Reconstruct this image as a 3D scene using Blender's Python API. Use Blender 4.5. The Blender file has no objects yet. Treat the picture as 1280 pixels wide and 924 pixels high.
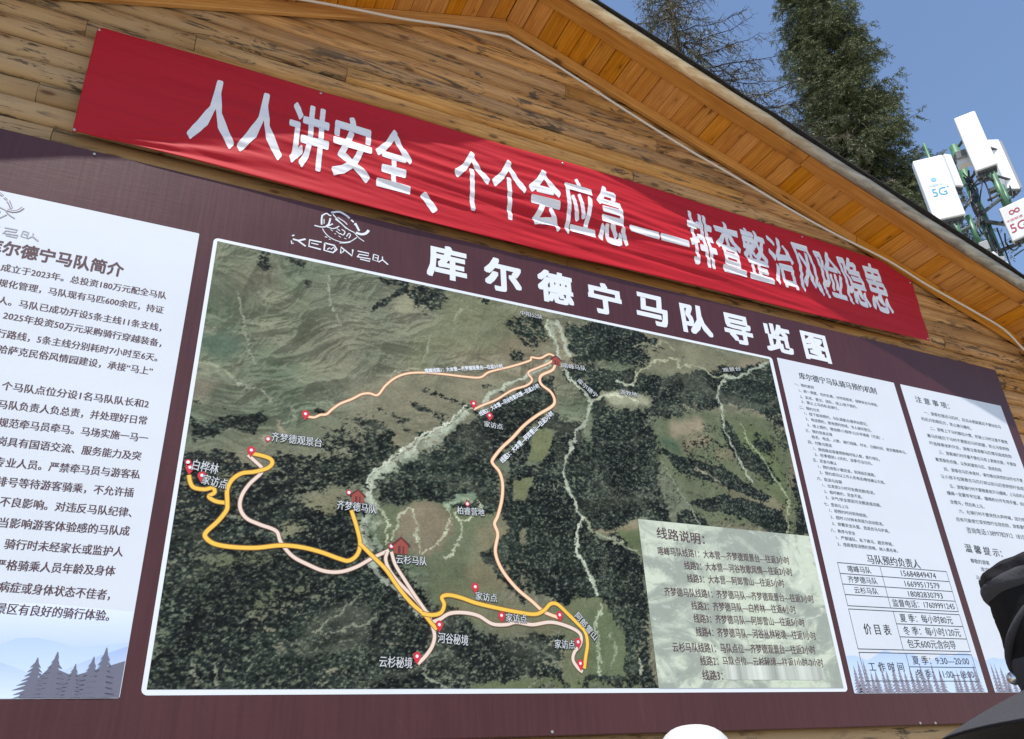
import bpy, bmesh, math, random
import numpy as np
from mathutils import Matrix, Vector

random.seed(7)
rng = np.random.default_rng(7)
sc = bpy.context.scene
COL = sc.collection

# ------------------------------------------------------------------ camera
CW, CH = 1280.0, 924.0                      # size of the photograph
F = 976.147
R = np.array([[0.903626, -0.15996622, -0.39732965],
              [-0.42580299, -0.43595906, -0.79286286],
              [-0.04638818, 0.88563565, -0.46205804]])
D = 3.2                                      # metres from the camera to the sign's face
EYE = 1.6
cam = bpy.data.cameras.new('camera')
cam.sensor_width = 36.0
cam.lens = F / CW * 36.0
cam.clip_start = 0.05
cam.clip_end = 3000
co = bpy.data.objects.new('camera', cam)
COL.objects.link(co)
m4 = Matrix.Identity(4)
for i in range(3):
    for j in range(3):
        m4[i][j] = R[i][j]
m4[2][3] = EYE
co.matrix_world = m4
sc.camera = co

# ------------------------------------------------------------------ light
SUN = Vector((-0.117, -0.13, 0.385)).normalized()      # towards the sun
w = bpy.data.worlds.new('World')
sc.world = w
w.use_nodes = True
nt = w.node_tree
bg = nt.nodes['Background']
sky = nt.nodes.new('ShaderNodeTexSky')
sky.sky_type = 'NISHITA'
sky.sun_disc = False
sky.sun_elevation = math.asin(SUN.z)
sky.sun_rotation = math.atan2(SUN.x, SUN.y)
sky.altitude = 300
sky.air_density = 1.0
sky.dust_density = 0.7
sky.ozone_density = 1.6
nt.links.new(sky.outputs[0], bg.inputs[0])
bg.inputs[1].default_value = 0.15
sl = bpy.data.lights.new('sun', 'SUN')
sl.energy = 4.5
sl.angle = math.radians(0.53)
sl.color = (1.0, 0.95, 0.87)
so = bpy.data.objects.new('sun', sl)
COL.objects.link(so)
so.rotation_euler = (-SUN).to_track_quat('-Z', 'Y').to_euler()
so.location = (0, -5, 30)
sc.view_settings.view_transform = 'Standard'
sc.view_settings.look = 'None'
sc.view_settings.gamma = 1
sc.view_settings.exposure = 0.5
sc.cycles.max_bounces = 8
sc.cycles.diffuse_bounces = 5


# ------------------------------------------------------------------ geometry helpers
def ray(px, py):
    return R @ np.array([px - CW / 2, -(py - CH / 2), -F])


def P(px, py, y=D):
    """the point seen at pixel px, py of the photograph on the upright plane at distance y"""
    r = ray(px, py)
    t = y / r[1]
    return np.array([r[0] * t, y, r[2] * t + EYE])


def Q(px, py):
    """sign plane coordinates (x, z) in metres"""
    p = P(px, py)
    return float(p[0]), float(p[2])


def U(x, z):
    """normalised wall units -> metres"""
    return x * D, z * D + EYE


def lin(r, g, b, k=1.0):
    out = []
    for v in (r, g, b):
        v = v / 255.0
        v = v / 12.92 if v <= 0.04045 else ((v + 0.055) / 1.055) ** 2.4
        out.append(v * k)
    return (out[0], out[1], out[2], 1.0)


ROOTS = {}


def link(o, parent=None):
    COL.objects.link(o)
    if parent is not None:
        o.parent = parent
        if parent.name in ROOTS:
            o.matrix_parent_inverse = Matrix.Translation(-ROOTS[parent.name])
    return o


def root(name, label, cat, loc, group=None):
    o = bpy.data.objects.new(name, None)
    COL.objects.link(o)
    o.location = loc
    o.empty_display_size = 0.2
    o['label'] = label
    o['category'] = cat
    if group:
        o['group'] = group
    ROOTS[o.name] = Vector(loc)
    return o


def tag(o, label, cat, group=None, kind=None):
    if label: o['label'] = label
    if cat: o['category'] = cat
    if group: o['group'] = group
    if kind: o['kind'] = kind
    return o


def mesh_obj(name, verts, faces, mat, parent=None, smooth=False, mats=None, fm=None):
    me = bpy.data.meshes.new(name)
    me.from_pydata([tuple(map(float, v)) for v in verts], [], [tuple(map(int, f)) for f in faces])
    me.update()
    for m in (mats or [mat]):
        me.materials.append(m)
    if fm is not None:
        me.polygons.foreach_set('material_index', fm)
    if smooth:
        me.polygons.foreach_set('use_smooth', [True] * len(me.polygons))
    o = bpy.data.objects.new(name, me)
    return link(o, parent)


class MB:
    """collects simple shapes into one mesh"""
    def __init__(self):
        self.v = []
        self.f = []

    def add(self, vs, fs):
        n = len(self.v)
        self.v += [tuple(map(float, v)) for v in vs]
        self.f += [tuple(i + n for i in f) for f in fs]

    def box(self, c, s, rz=0.0, rx=0.0, ry=0.0):
        M = Matrix.Rotation(rz, 3, 'Z') @ Matrix.Rotation(rx, 3, 'X') @ Matrix.Rotation(ry, 3, 'Y')
        vs = []
        for sx in (-.5, .5):
            for sy in (-.5, .5):
                for sz in (-.5, .5):
                    p = M @ Vector((sx * s[0], sy * s[1], sz * s[2])) + Vector(c)
                    vs.append(tuple(p))
        self.add(vs, [(0, 1, 3, 2), (4, 6, 7, 5), (0, 4, 5, 1), (2, 3, 7, 6), (0, 2, 6, 4), (1, 5, 7, 3)])

    def tube(self, pts, rad, n=8, cap=True):
        pts = [Vector(p) for p in pts]
        rads = rad if isinstance(rad, (list, tuple)) else [rad] * len(pts)
        rings = []
        up = Vector((0.13, 0.07, 1)).normalized()
        for i, p in enumerate(pts):
            a = pts[max(i - 1, 0)]
            b = pts[min(i + 1, len(pts) - 1)]
            t = (b - a).normalized()
            u = t.cross(up)
            if u.length < 0.05:
                u = t.cross(Vector((1, 0, 0)))
            u.normalize()
            v = t.cross(u)
            rings.append([p + (u * math.cos(2 * math.pi * k / n) + v * math.sin(2 * math.pi * k / n)) * rads[i] for k in range(n)])
        vs = [tuple(q) for r_ in rings for q in r_]
        fs = []
        for i in range(len(pts) - 1):
            for k in range(n):
                fs.append((i * n + k, i * n + (k + 1) % n, (i + 1) * n + (k + 1) % n, (i + 1) * n + k))
        if cap:
            fs.append(tuple(range(n))[::-1])
            fs.append(tuple((len(pts) - 1) * n + k for k in range(n)))
        self.add(vs, fs)

    def build(self, name, mat, parent=None, smooth=False):
        return mesh_obj(name, self.v, self.f, mat, parent, smooth)


def bevel(o, w_=0.004, seg=2):
    m = o.modifiers.new('bevel', 'BEVEL')
    m.width = w_
    m.segments = seg
    m.limit_method = 'ANGLE'
    return o


# ------------------------------------------------------------------ materials
def mat(name, color=(0.5, 0.5, 0.5, 1), rough=0.6, spec=0.3, metal=0.0):
    m = bpy.data.materials.new(name)
    m.use_nodes = True
    b = m.node_tree.nodes['Principled BSDF']
    b.inputs['Base Color'].default_value = color
    b.inputs['Roughness'].default_value = rough
    b.inputs['Specular IOR Level'].default_value = spec
    b.inputs['Metallic'].default_value = metal
    return m


class NG:
    def __init__(self, m):
        self.t = m.node_tree
        self.b = self.t.nodes['Principled BSDF']

    def n(self, typ, **kw):
        x = self.t.nodes.new(typ)
        for k, v in kw.items():
            setattr(x, k, v)
        return x

    def l(self, a, b):
        self.t.links.new(a, b)

    def val(self, sock, v):
        if hasattr(v, 'is_output') or hasattr(v, 'links'):
            self.l(v, sock)
        else:
            sock.default_value = v

    def math(self, op, a, b=None, clamp=False):
        x = self.n('ShaderNodeMath', operation=op, use_clamp=clamp)
        self.val(x.inputs[0], a)
        if b is not None:
            self.val(x.inputs[1], b)
        return x.outputs[0]

    def mapping(self, vec, scale=(1, 1, 1), loc=(0, 0, 0), rot=(0, 0, 0)):
        x = self.n('ShaderNodeMapping')
        self.l(vec, x.inputs[0])
        x.inputs['Location'].default_value = loc
        x.inputs['Rotation'].default_value = rot
        x.inputs['Scale'].default_value = scale
        return x.outputs[0]

    def noise(self, vec, scale=5, detail=3, rough=0.5, dist=0.0):
        x = self.n('ShaderNodeTexNoise')
        if vec is not None:
            self.l(vec, x.inputs['Vector'])
        x.inputs['Scale'].default_value = scale
        x.inputs['Detail'].default_value = detail
        x.inputs['Roughness'].default_value = rough
        x.inputs['Distortion'].default_value = dist
        return x.outputs['Fac']

    def ramp(self, fac, stops, interp='LINEAR'):
        x = self.n('ShaderNodeValToRGB')
        self.l(fac, x.inputs[0])
        cr = x.color_ramp
        cr.interpolation = interp
        while len(cr.elements) < len(stops):
            cr.elements.new(0.5)
        for e, (p, c) in zip(cr.elements, stops):
            e.position = p
            e.color = c if len(c) == 4 else (*c, 1)
        return x.outputs[0]

    def step(self, fac, a, b):
        x = self.n('ShaderNodeMapRange')
        x.interpolation_type = 'SMOOTHSTEP'
        self.l(fac, x.inputs['Value'])
        x.inputs['From Min'].default_value = a
        x.inputs['From Max'].default_value = b
        return x.outputs[0]

    def mix(self, fac, a, b, blend='MIX'):
        x = self.n('ShaderNodeMix', data_type='RGBA', blend_type=blend)
        self.val(x.inputs[0], fac)
        self.val(x.inputs[6], a)
        self.val(x.inputs[7], b)
        return x.outputs[2]

    def bump(self, h, strength=0.3, dist=0.01):
        x = self.n('ShaderNodeBump')
        self.l(h, x.inputs['Height'])
        x.inputs['Strength'].default_value = strength
        x.inputs['Distance'].default_value = dist
        self.l(x.outputs[0], self.b.inputs['Normal'])
        return x


def wood_mat(name, light, dark, grey=None, grey_amt=0.0, axis='X', rough=0.55, knots=1.0, stain=0.0, gscale=1.0, vvar=0.36):
    """planed conifer wood: grain along one axis, knots, and weathering that belongs to the boards"""
    m = mat(name, light, rough, 0.35)
    g = NG(m)
    tc = g.n('ShaderNodeTexCoord')
    oi = g.n('ShaderNodeObjectInfo')
    geo = g.n('ShaderNodeNewGeometry')
    off = g.n('ShaderNodeVectorMath', operation='SCALE')
    comb = g.n('ShaderNodeCombineXYZ')
    g.l(oi.outputs['Random'], comb.inputs[0])
    g.l(g.math('FRACT', g.math('MULTIPLY', oi.outputs['Random'], 17.3)), comb.inputs[1])
    g.l(g.math('FRACT', g.math('MULTIPLY', oi.outputs['Random'], 91.7)), comb.inputs[2])
    g.l(comb.outputs[0], off.inputs[0])
    off.inputs['Scale'].default_value = 40.0
    add = g.n('ShaderNodeVectorMath', operation='ADD')
    g.l(tc.outputs['Object'], add.inputs[0])
    g.l(off.outputs[0], add.inputs[1])
    v = add.outputs[0]
    s = {'X': (1, 14, 14), 'Y': (14, 1, 14), 'Z': (14, 14, 1)}[axis]
    gv = g.mapping(v, tuple(k * gscale for k in s))
    n1 = g.noise(gv, 1.3, 5, 0.6, 1.2)
    n2 = g.noise(gv, 5.0, 4, 0.65, 0.6)
    fac = g.step(g.math('ADD', g.math('MULTIPLY', n1, 0.65), g.math('MULTIPLY', n2, 0.35)), 0.33, 0.68)
    col = g.mix(fac, dark, light)
    # growth-ring flames
    wv = g.n('ShaderNodeTexWave', wave_type='BANDS', bands_direction={'X': 'Z', 'Y': 'X', 'Z': 'X'}[axis])
    g.l(g.mapping(v, tuple(k * 0.32 for k in s)), wv.inputs['Vector'])
    wv.inputs['Scale'].default_value = 3.0
    wv.inputs['Distortion'].default_value = 7.0
    wv.inputs['Detail'].default_value = 2.0
    wv.inputs['Detail Scale'].default_value = 0.6
    col = g.mix(g.math('MULTIPLY', g.step(wv.outputs['Fac'], 0.55, 1.0), 0.28), col, tuple(c * 0.62 for c in dark[:3]) + (1,))
    # per board tone
    hs = g.n('ShaderNodeHueSaturation')
    g.l(col, hs.inputs['Color'])
    g.l(g.math('ADD', g.math('MULTIPLY', g.math('FRACT', g.math('MULTIPLY', oi.outputs['Random'], 7.7)), vvar), 1 - vvar / 2), hs.inputs['Value'])
    g.l(g.math('ADD', g.math('MULTIPLY', g.math('FRACT', g.math('MULTIPLY', oi.outputs['Random'], 23.7)), 0.14), 0.93), hs.inputs['Saturation'])
    col = hs.outputs[0]
    if grey is not None:
        gn = g.noise(g.mapping(geo.outputs['Position'], (0.55, 0.6, 2.4)), 1.0, 4, 0.6, 0.4)
        sp = g.n('ShaderNodeSeparateXYZ')
        g.l(geo.outputs['Position'], sp.inputs[0])
        # the boards low down and to the left, without eaves close above, have weathered most
        ht = g.math('SUBTRACT', 5.9, sp.outputs[2])
        lf = g.math('MULTIPLY', g.math('SUBTRACT', 2.4, sp.outputs[0]), 0.55)
        wthr = g.math('MULTIPLY', g.math('ADD', ht, lf), 0.16)
        gf = g.math('MULTIPLY', g.step(g.math('ADD', gn, g.math('SUBTRACT', wthr, 0.22)), 0.42, 0.78), grey_amt, True)
        col = g.mix(gf, col, grey)
        # black weather streaks
        bs = g.noise(g.mapping(v, (1.3, 3, 11)), 1.6, 6, 0.75, 1.8)
        bf = g.math('MULTIPLY', g.step(bs, 0.52, 0.60), g.math('MULTIPLY', g.step(gn, 0.40, 0.52), stain))
        col = g.mix(g.math('MINIMUM', bf, 0.85), col, (0.035, 0.026, 0.02, 1))
    if knots:
        ks = {'X': (2.6, 7.5, 7.5), 'Y': (7.5, 2.6, 7.5), 'Z': (7.5, 7.5, 2.6)}[axis]
        vo = g.n('ShaderNodeTexVoronoi')
        vo.voronoi_dimensions = '2D'
        sx_ = g.n('ShaderNodeSeparateXYZ')
        g.l(v, sx_.inputs[0])
        cx_2 = g.n('ShaderNodeCombineXYZ')
        ga, gb = {'X': (0, 2), 'Y': (1, 0), 'Z': (2, 0)}[axis]
        g.l(g.math('MULTIPLY', sx_.outputs[ga], 3.0), cx_2.inputs[0])
        g.l(g.math('MULTIPLY', sx_.outputs[gb], 9.0), cx_2.inputs[1])
        g.l(cx_2.outputs[0], vo.inputs['Vector'])
        vo.inputs['Scale'].default_value = 1.0
        kd = g.math('ADD', vo.outputs['Distance'], g.math('MULTIPLY', g.noise(gv, 3.0, 3), 0.06))
        sk_ = g.n('ShaderNodeSeparateColor')
        g.l(vo.outputs['Color'], sk_.inputs[0])
        kd = g.math('ADD', kd, g.math('MULTIPLY', sk_.outputs[0], 0.16))
        kf = g.math('SUBTRACT', 1.0, g.step(kd, 0.10, 0.18))
        col = g.mix(g.math('MULTIPLY', kf, 0.8 * knots), col, (0.10, 0.035, 0.012, 1))
        halo = g.math('SUBTRACT', 1.0, g.step(kd, 0.12, 0.34))
        col = g.mix(g.math('MULTIPLY', halo, 0.25), col, tuple(c * 0.55 for c in dark[:3]) + (1,))
    g.l(col, g.b.inputs['Base Color'])
    g.bump(n2, 0.35, 0.003)
    g.l(g.math('ADD', g.math('MULTIPLY', n1, 0.25), rough - 0.1), g.b.inputs['Roughness'])
    return m


M_LOG = wood_mat('weathered log', (0.60, 0.325, 0.12, 1), (0.37, 0.17, 0.052, 1), grey=(0.41, 0.285, 0.155, 1), grey_amt=0.8, axis='X', rough=0.6, stain=0.9, vvar=.45)
M_SOF = wood_mat('varnished soffit board', (0.68, 0.31, 0.058, 1), (0.47, 0.175, 0.024, 1), axis='Y', rough=0.42, knots=0.9, vvar=.2)
M_RAKE = wood_mat('rake board', (0.62, 0.31, 0.075, 1), (0.40, 0.17, 0.034, 1), axis='X', rough=0.5, knots=1.0)
M_FASC = wood_mat('fascia board', (0.66, 0.30, 0.058, 1), (0.45, 0.17, 0.024, 1), axis='X', rough=0.5, knots=0.8)

M_DARK = mat('dark gap', (0.03, 0.022, 0.016, 1), 0.9, 0.1)

# pale peeled pole along the roof edge, sunlight painted in as cream on its upper part, grey lower down
M_POLE = mat('peeled pole', (0.6, 0.5, 0.34, 1), 0.5, 0.3)
g = NG(M_POLE)
geo = g.n('ShaderNodeNewGeometry')
sp = g.n('ShaderNodeSeparateXYZ')
g.l(geo.outputs['Position'], sp.inputs[0])
nn = g.noise(g.mapping(geo.outputs['Position'], (1.2, 20, 20), rot=(0, 0.34, 0)), 1.0, 5, 0.65, 0.5)
xf = g.step(g.math('ADD', sp.outputs[0], g.math('MULTIPLY', nn, 1.2)), 3.4, 4.9)
c1 = g.mix(g.step(nn, 0.35, 0.7), (0.50, 0.34, 0.17, 1), (0.80, 0.64, 0.41, 1))
c2 = g.mix(g.step(nn, 0.35, 0.7), (0.20, 0.18, 0.15, 1), (0.42, 0.39, 0.33, 1))
g.l(g.mix(xf, c1, c2), g.b.inputs['Base Color'])
g.bump(nn, 0.5, 0.004)

M_FELT = mat('roofing felt', (0.018, 0.018, 0.02, 1), 0.75, 0.2)
g = NG(M_FELT)
tc = g.n('ShaderNodeTexCoord')
nn = g.noise(tc.outputs['Object'], 60, 3)
g.l(g.ramp(nn, [(0.3, (0.012, 0.012, 0.013)), (0.7, (0.035, 0.034, 0.033))]), g.b.inputs['Base Color'])
g.bump(nn, 0.4, 0.004)

# brown printed vinyl of the big sign
M_BOARD = mat('brown sign vinyl', (0.095, 0.038, 0.044, 1), 0.50, 0.36)
g = NG(M_BOARD)
tc = g.n('ShaderNodeTexCoord')
v = tc.outputs['Object']
fine = g.noise(g.mapping(v, (55, 1, 3.0)), 1.0, 4, 0.6)
weave = g.noise(g.mapping(v, (8, 1, 70)), 1.0, 3, 0.6)
big = g.noise(v, 1.6, 4, 0.55)
bcol = g.mix(g.step(g.math('ADD', g.math('MULTIPLY', fine, .6), g.math('MULTIPLY', big, .4)), 0.35, 0.65), (0.054, 0.014, 0.0165, 1), (0.068, 0.019, 0.022, 1))
dust = g.step(g.noise(g.mapping(v, (9, 1, 3.2)), 1.0, 6, 0.72, 1.0), 0.60, 0.80)
bcol = g.mix(g.math('MULTIPLY', dust, .35), bcol, (0.10, 0.05, 0.052, 1))
scf = g.step(g.noise(g.mapping(v, (16, 1, 60), rot=(0, .5, 0)), 1.0, 5, 0.8), 0.72, 0.76)
bcol = g.mix(g.math('MULTIPLY', scf, .5), bcol, (0.22, 0.17, 0.17, 1))
g.l(bcol, g.b.inputs['Base Color'])
g.l(g.math('ADD', g.math('MULTIPLY', big, 0.14), 0.36), g.b.inputs['Roughness'])
hh = g.math('ADD', g.math('MULTIPLY', fine, 0.5), g.math('ADD', g.math('MULTIPLY', weave, 0.25), g.math('MULTIPLY', big, 1.5)))
g.bump(hh, 0.36, 0.0045)


def print_mat(name, color, rough=0.45, spec=0.4, var=0.0):
    m = mat(name, color, rough, spec)
    g = NG(m)
    tc = g.n('ShaderNodeTexCoord')
    n_ = g.noise(tc.outputs['Object'], 2.2, 4, 0.6)
    f_ = g.noise(g.mapping(tc.outputs['Object'], (40, 1, 5)), 1.0, 3, 0.6)
    c = g.mix(g.math('MULTIPLY', g.step(n_, 0.3, 0.7), var), color, tuple(x * 0.86 for x in color[:3]) + (1,))
    g.l(c, g.b.inputs['Base Color'])
    g.bump(g.math('ADD', g.math('MULTIPLY', n_, 1.2), g.math('MULTIPLY', f_, 0.25)), 0.12, 0.004)
    return m


M_WHITE = print_mat('white print', (0.68, 0.71, 0.76, 1), var=0.25)
M_PANEL = print_mat('white panel print', (0.605, 0.64, 0.70, 1), 0.5, 0.25, var=0.3)
M_INK = print_mat('brown ink', (0.085, 0.04, 0.045, 1))
M_INKB = print_mat('black ink', (0.028, 0.026, 0.028, 1))
M_INKLINE = print_mat('thin outline ink', (0.22, 0.17, 0.18, 1))
M_YEL = print_mat('yellow route ink', lin(236, 190, 72, .95), var=.2)
M_YELE = print_mat('route edge ink', lin(150, 100, 35, .9))
M_CRM = print_mat('cream route ink', lin(226, 205, 190, .95))
M_CRME = print_mat('cream edge ink', lin(128, 95, 75, .9))
M_ORG = print_mat('peach route ink', lin(238, 205, 170, .95))
M_ORGE = print_mat('peach edge ink', lin(175, 110, 75, .9))
M_PATH = print_mat('pale track print', lin(196, 196, 172, .9), var=.5)
M_RED = print_mat('red pin ink', lin(196, 45, 55, .95))
M_HUT = print_mat('hut icon ink', lin(150, 70, 58, .95), var=.5)
M_HUTD = print_mat('hut icon shade ink', lin(95, 45, 40, .9))

# ------------------------------------------------------------------ value noise for printed pictures
TAB = rng.random((512, 512))


def vn(x, y, s=0):
    x = x + s * 37.7
    y = y + s * 19.3
    xi = np.floor(x).astype(int)
    yi = np.floor(y).astype(int)
    fx = x - xi
    fy = y - yi
    fx = fx * fx * (3 - 2 * fx)
    fy = fy * fy * (3 - 2 * fy)
    a = TAB[xi % 512, yi % 512]
    b = TAB[(xi + 1) % 512, yi % 512]
    c = TAB[xi % 512, (yi + 1) % 512]
    d = TAB[(xi + 1) % 512, (yi + 1) % 512]
    return (a * (1 - fx) + b * fx) * (1 - fy) + (c * (1 - fx) + d * fx) * fy


def fbm(x, y, o=4, s=0, g_=0.5):
    t = 0
    a = 1
    n = 0
    for k in range(o):
        t = t + a * vn(x * 2 ** k, y * 2 ** k, s + k)
        n += a
        a *= g_
    return t / n


# ------------------------------------------------------------------ ground (the camera never sees it, but it bounces light)
M_GND = mat('trodden gravel', (0.36, 0.33, 0.27, 1), 0.9, 0.2)
g = NG(M_GND)
tc = g.n('ShaderNodeTexCoord')
nn = g.noise(tc.outputs['Object'], 0.6, 6, 0.65)
n3 = g.noise(tc.outputs['Object'], 45, 3, 0.6)
g.l(g.mix(n3, g.ramp(nn, [(0.35, (0.42, 0.38, 0.31)), (0.65, (0.30, 0.27, 0.21))]), (0.34, 0.32, 0.28, 1)), g.b.inputs['Base Color'])
g.bump(n3, 0.6, 0.02)
S = 700
gr = mesh_obj('ground', [(-S, -S, 0), (S, -S, 0), (S, S, 0), (-S, S, 0)], [(0, 1, 2, 3)], M_GND)
gr['kind'] = 'structure'

# ------------------------------------------------------------------ log cabin
RX, RZ = U(0.535, 1.4404)          # ridge of the soffit where it meets the wall
SR, SLL = -0.3427, 0.392           # slopes to the right and to the left
XR, XL = 7.05, -3.9


def soffit_z(x):
    return RZ + (x - RX) * (SR if x > RX else SLL)


cabin = root('log_cabin', 'log cabin with varnished pine gable eaves behind the big brown sign', 'cabin', (RX, D, 0))
LOGH = 0.0386 * D
LZ0 = U(0, 0.821)[1]
k0 = -int(LZ0 / LOGH)
rows = range(k0, int((RZ - LZ0) / LOGH) + 1)
YW = D + 0.045                     # crest of the logs


def log_mesh(length, seed):
    """one log of the wall: flattened half round with slightly uneven edges"""
    r_ = random.Random(seed)
    prof = [(-0.5, 0.044), (-0.48, 0.028), (-0.41, 0.017), (-0.26, 0.006), (-0.05, 0.0), (0.2, 0.003), (0.40, 0.012), (0.48, 0.024), (0.5, 0.044)]
    n = max(3, int(length / 0.35))
    vs, fs = [], []
    for i in range(n + 1):
        x = -length / 2 + length * i / n
        w1, w2, w3 = r_.uniform(-.002, .002), r_.uniform(-.0025, .0025), r_.uniform(0, .004)
        for (a, b) in prof:
            vs.append((x, b + w3 + (w1 if abs(a) < .4 else 0), a * (LOGH - 0.004) + w2 * (0.3 if abs(a) > .49 else 1)))
    m_ = len(prof)
    for i in range(n):
        for j in range(m_ - 1):
            fs.append((i * m_ + j, i * m_ + j + 1, (i + 1) * m_ + j + 1, (i + 1) * m_ + j))
    fs.append(tuple(range(m_)))
    fs.append(tuple(n * m_ + j for j in range(m_))[::-1])
    me = bpy.data.meshes.new('log')
    me.from_pydata(vs, [], fs)
    me.update()
    me.polygons.foreach_set('use_smooth', [len(p.vertices) == 4 for p in me.polygons])
    me.materials.append(M_LOG)
    return me


JOINT = {1: [(110, 22)], 2: [], 3: [], 4: [(44, 104)], 0: [(66, 150)]}
rr = random.Random(11)
for k in rows:
    z = LZ0 + (k + 0.5) * LOGH
    if z < 0.06: continue
    xa, xb = XL + 0.1, XR - 0.15
    if z + 0 > soffit_z(xa): xa = RX - (RZ - z) / SLL
    if z + 0 > soffit_z(xb): xb = RX + (RZ - z) / -SR
    if xb - xa < 0.3: continue
    cuts = []
    x = xa + rr.uniform(0.8, 4.5)
    while x < xb - 0.8:
        cuts.append(x)
        x += rr.uniform(2.8, 5.0)
    # joints one can see in the photograph
    for (px, py) in [(109, 20), (46, 103), (66, 152), (436, 90), (247, 36), (1187, 452), (1262, 470)]:
        q = Q(px, py)
        if abs(q[1] - z) < LOGH / 2:
            cuts = [c for c in cuts if abs(c - q[0]) > 0.9] + [q[0]]
    cuts = [xa] + sorted(cuts) + [xb]
    for a, b in zip(cuts[:-1], cuts[1:]):
        if b - a < 0.06: continue
        o = bpy.data.objects.new('log', log_mesh(b - a - 0.003, k * 100 + int(a * 10)))
        link(o, cabin)
        o.location = ((a + b) / 2, YW + rr.uniform(-0.004, 0.005), z)
# dark core of the wall and the other three walls
mb = MB()
for (xa, xb) in ((XL + 0.12, XR - 0.17),):
    vs = [(xa, YW + .034, 0), (xb, YW + .034, 0), (xb, YW + .034, soffit_z(xb)), (RX, YW + .034, RZ), (xa, YW + .034, soffit_z(xa))]
    n = len(vs)
    back = [(x, D + 5.5, z) for (x, y, z) in vs]
    fs = [tuple(range(n)), tuple(n + i for i in range(n))[::-1]] + [(i, (i + 1) % n, n + (i + 1) % n, n + i) for i in range(n)]
    mb.add(vs + back, fs)
mb.build('wall', M_DARK, cabin)
# log ends of the crossing wall at the right of the sign
for k in range(k0, 4):
    z = LZ0 + (k + 0.5) * LOGH
    if z < 0.06: continue
    me_seed = k
    mb = MB()
    x0 = 1.985 * D
    n = 12
    rad = LOGH * 0.47
    pts = [(x0 + rad * 1.1 * math.cos(2 * math.pi * j / n), rad * math.sin(2 * math.pi * j / n)) for j in range(n)]
    yy = D - 0.06 + rr.uniform(-.01, .01)
    vs = [(x - x0, 0, zz) for x, zz in pts] + [(x - x0, 0.12, zz) for x, zz in pts]
    mb.add(vs, [tuple(range(n))[::-1]] + [(j, (j + 1) % n, n + (j + 1) % n, n + j) for j in range(n)])
    o = mb.build('log_end', M_LOG, cabin)
    o.location = (x0 + rr.uniform(-.012, .012), yy, z)

# soffit planks, running front to back under each roof slope
PW = 0.1235
YS0, YS1 = 0.925 * D, D + 0.03
TH = 0.018


def plank_mesh(wd, ln, th, seed):
    r_ = random.Random(seed)
    vs, fs = [], []
    b = 0.003
    prof = [(-wd / 2, th), (-wd / 2, b), (-wd / 2 + b, 0), (0, r_.uniform(-.0015, .0005)), (wd / 2 - b, 0), (wd / 2, b), (wd / 2, th)]
    m_ = len(prof)
    for y in (0, ln):
        vs += [(x, y, z) for x, z in prof]
    for j in range(m_ - 1):
        fs.append((j, j + 1, m_ + j + 1, m_ + j))
    fs.append((m_ - 1, 0, m_, 2 * m_ - 1))
    fs.append(tuple(range(m_))[::-1])
    fs.append(tuple(m_ + j for j in range(m_)))
    me = bpy.data.meshes.new('soffit_plank')
    me.from_pydata(vs, [], fs)
    me.update()
    me.materials.append(M_SOF)
    return me


pm = [plank_mesh((PW - 0.0035), YS1 - YS0, TH, s) for s in range(4)]
for side in (1, -1):
    sl_ = SR if side > 0 else SLL
    cosv = 1 / math.sqrt(1 + sl_ * sl_)
    n = int(((XR + 0.5 - RX) if side > 0 else (RX - XL + 0.5)) / (PW * cosv))
    for i in range(n):
        x = RX + side * (i + 0.5) * PW * cosv
        o = bpy.data.objects.new('soffit_plank', pm[rr.randrange(4)])
        link(o, cabin)
        o.location = (x, YS0 + rr.uniform(-.003, .003), soffit_z(x) + rr.uniform(-.002, .002))
        o.rotation_euler = (rr.uniform(-.002, .002), -math.atan(sl_), 0)


def slope_board(name, x0, x1, y0, y1, dz0, dz1, m_, parent=cabin, waves=0.0, n=1, seed=1):
    """board following the roof slope between x0 and x1; dz measured from the soffit line"""
    r_ = random.Random(seed)
    xs = [x0 + (x1 - x0) * i / n for i in range(n + 1)]
    xm = (x0 + x1) / 2
    zm = soffit_z(xm)
    sl_ = SR if xm > RX else SLL
    a = math.atan(sl_)
    L = abs(x1 - x0) / math.cos(a)
    vs, fs = [], []
    for i in range(n + 1):
        t = -L / 2 + L * i / n
        w1 = r_.uniform(-waves, waves)
        w2 = r_.uniform(-waves, waves)
        vs += [(t, y0 + w1, dz0 + w2), (t, y1, dz0), (t, y1, dz1), (t, y0 + w1, dz1 + w2)]
    for i in range(n):
        o_ = i * 4
        for j in range(4):
            fs.append((o_ + j, o_ + (j + 1) % 4, o_ + 4 + (j + 1) % 4, o_ + 4 + j))
    fs += [(0, 3, 2, 1), (n * 4, n * 4 + 1, n * 4 + 2, n * 4 + 3)]
    o = mesh_obj(name, vs, fs, m_, parent)
    o.location = (xm, 0, zm)
    o.rotation_euler = (0, -a, 0)
    return o


def span(side, a, b):
    return (RX + a, RX + b) if side > 0 else (RX - b, RX - a)


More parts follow.
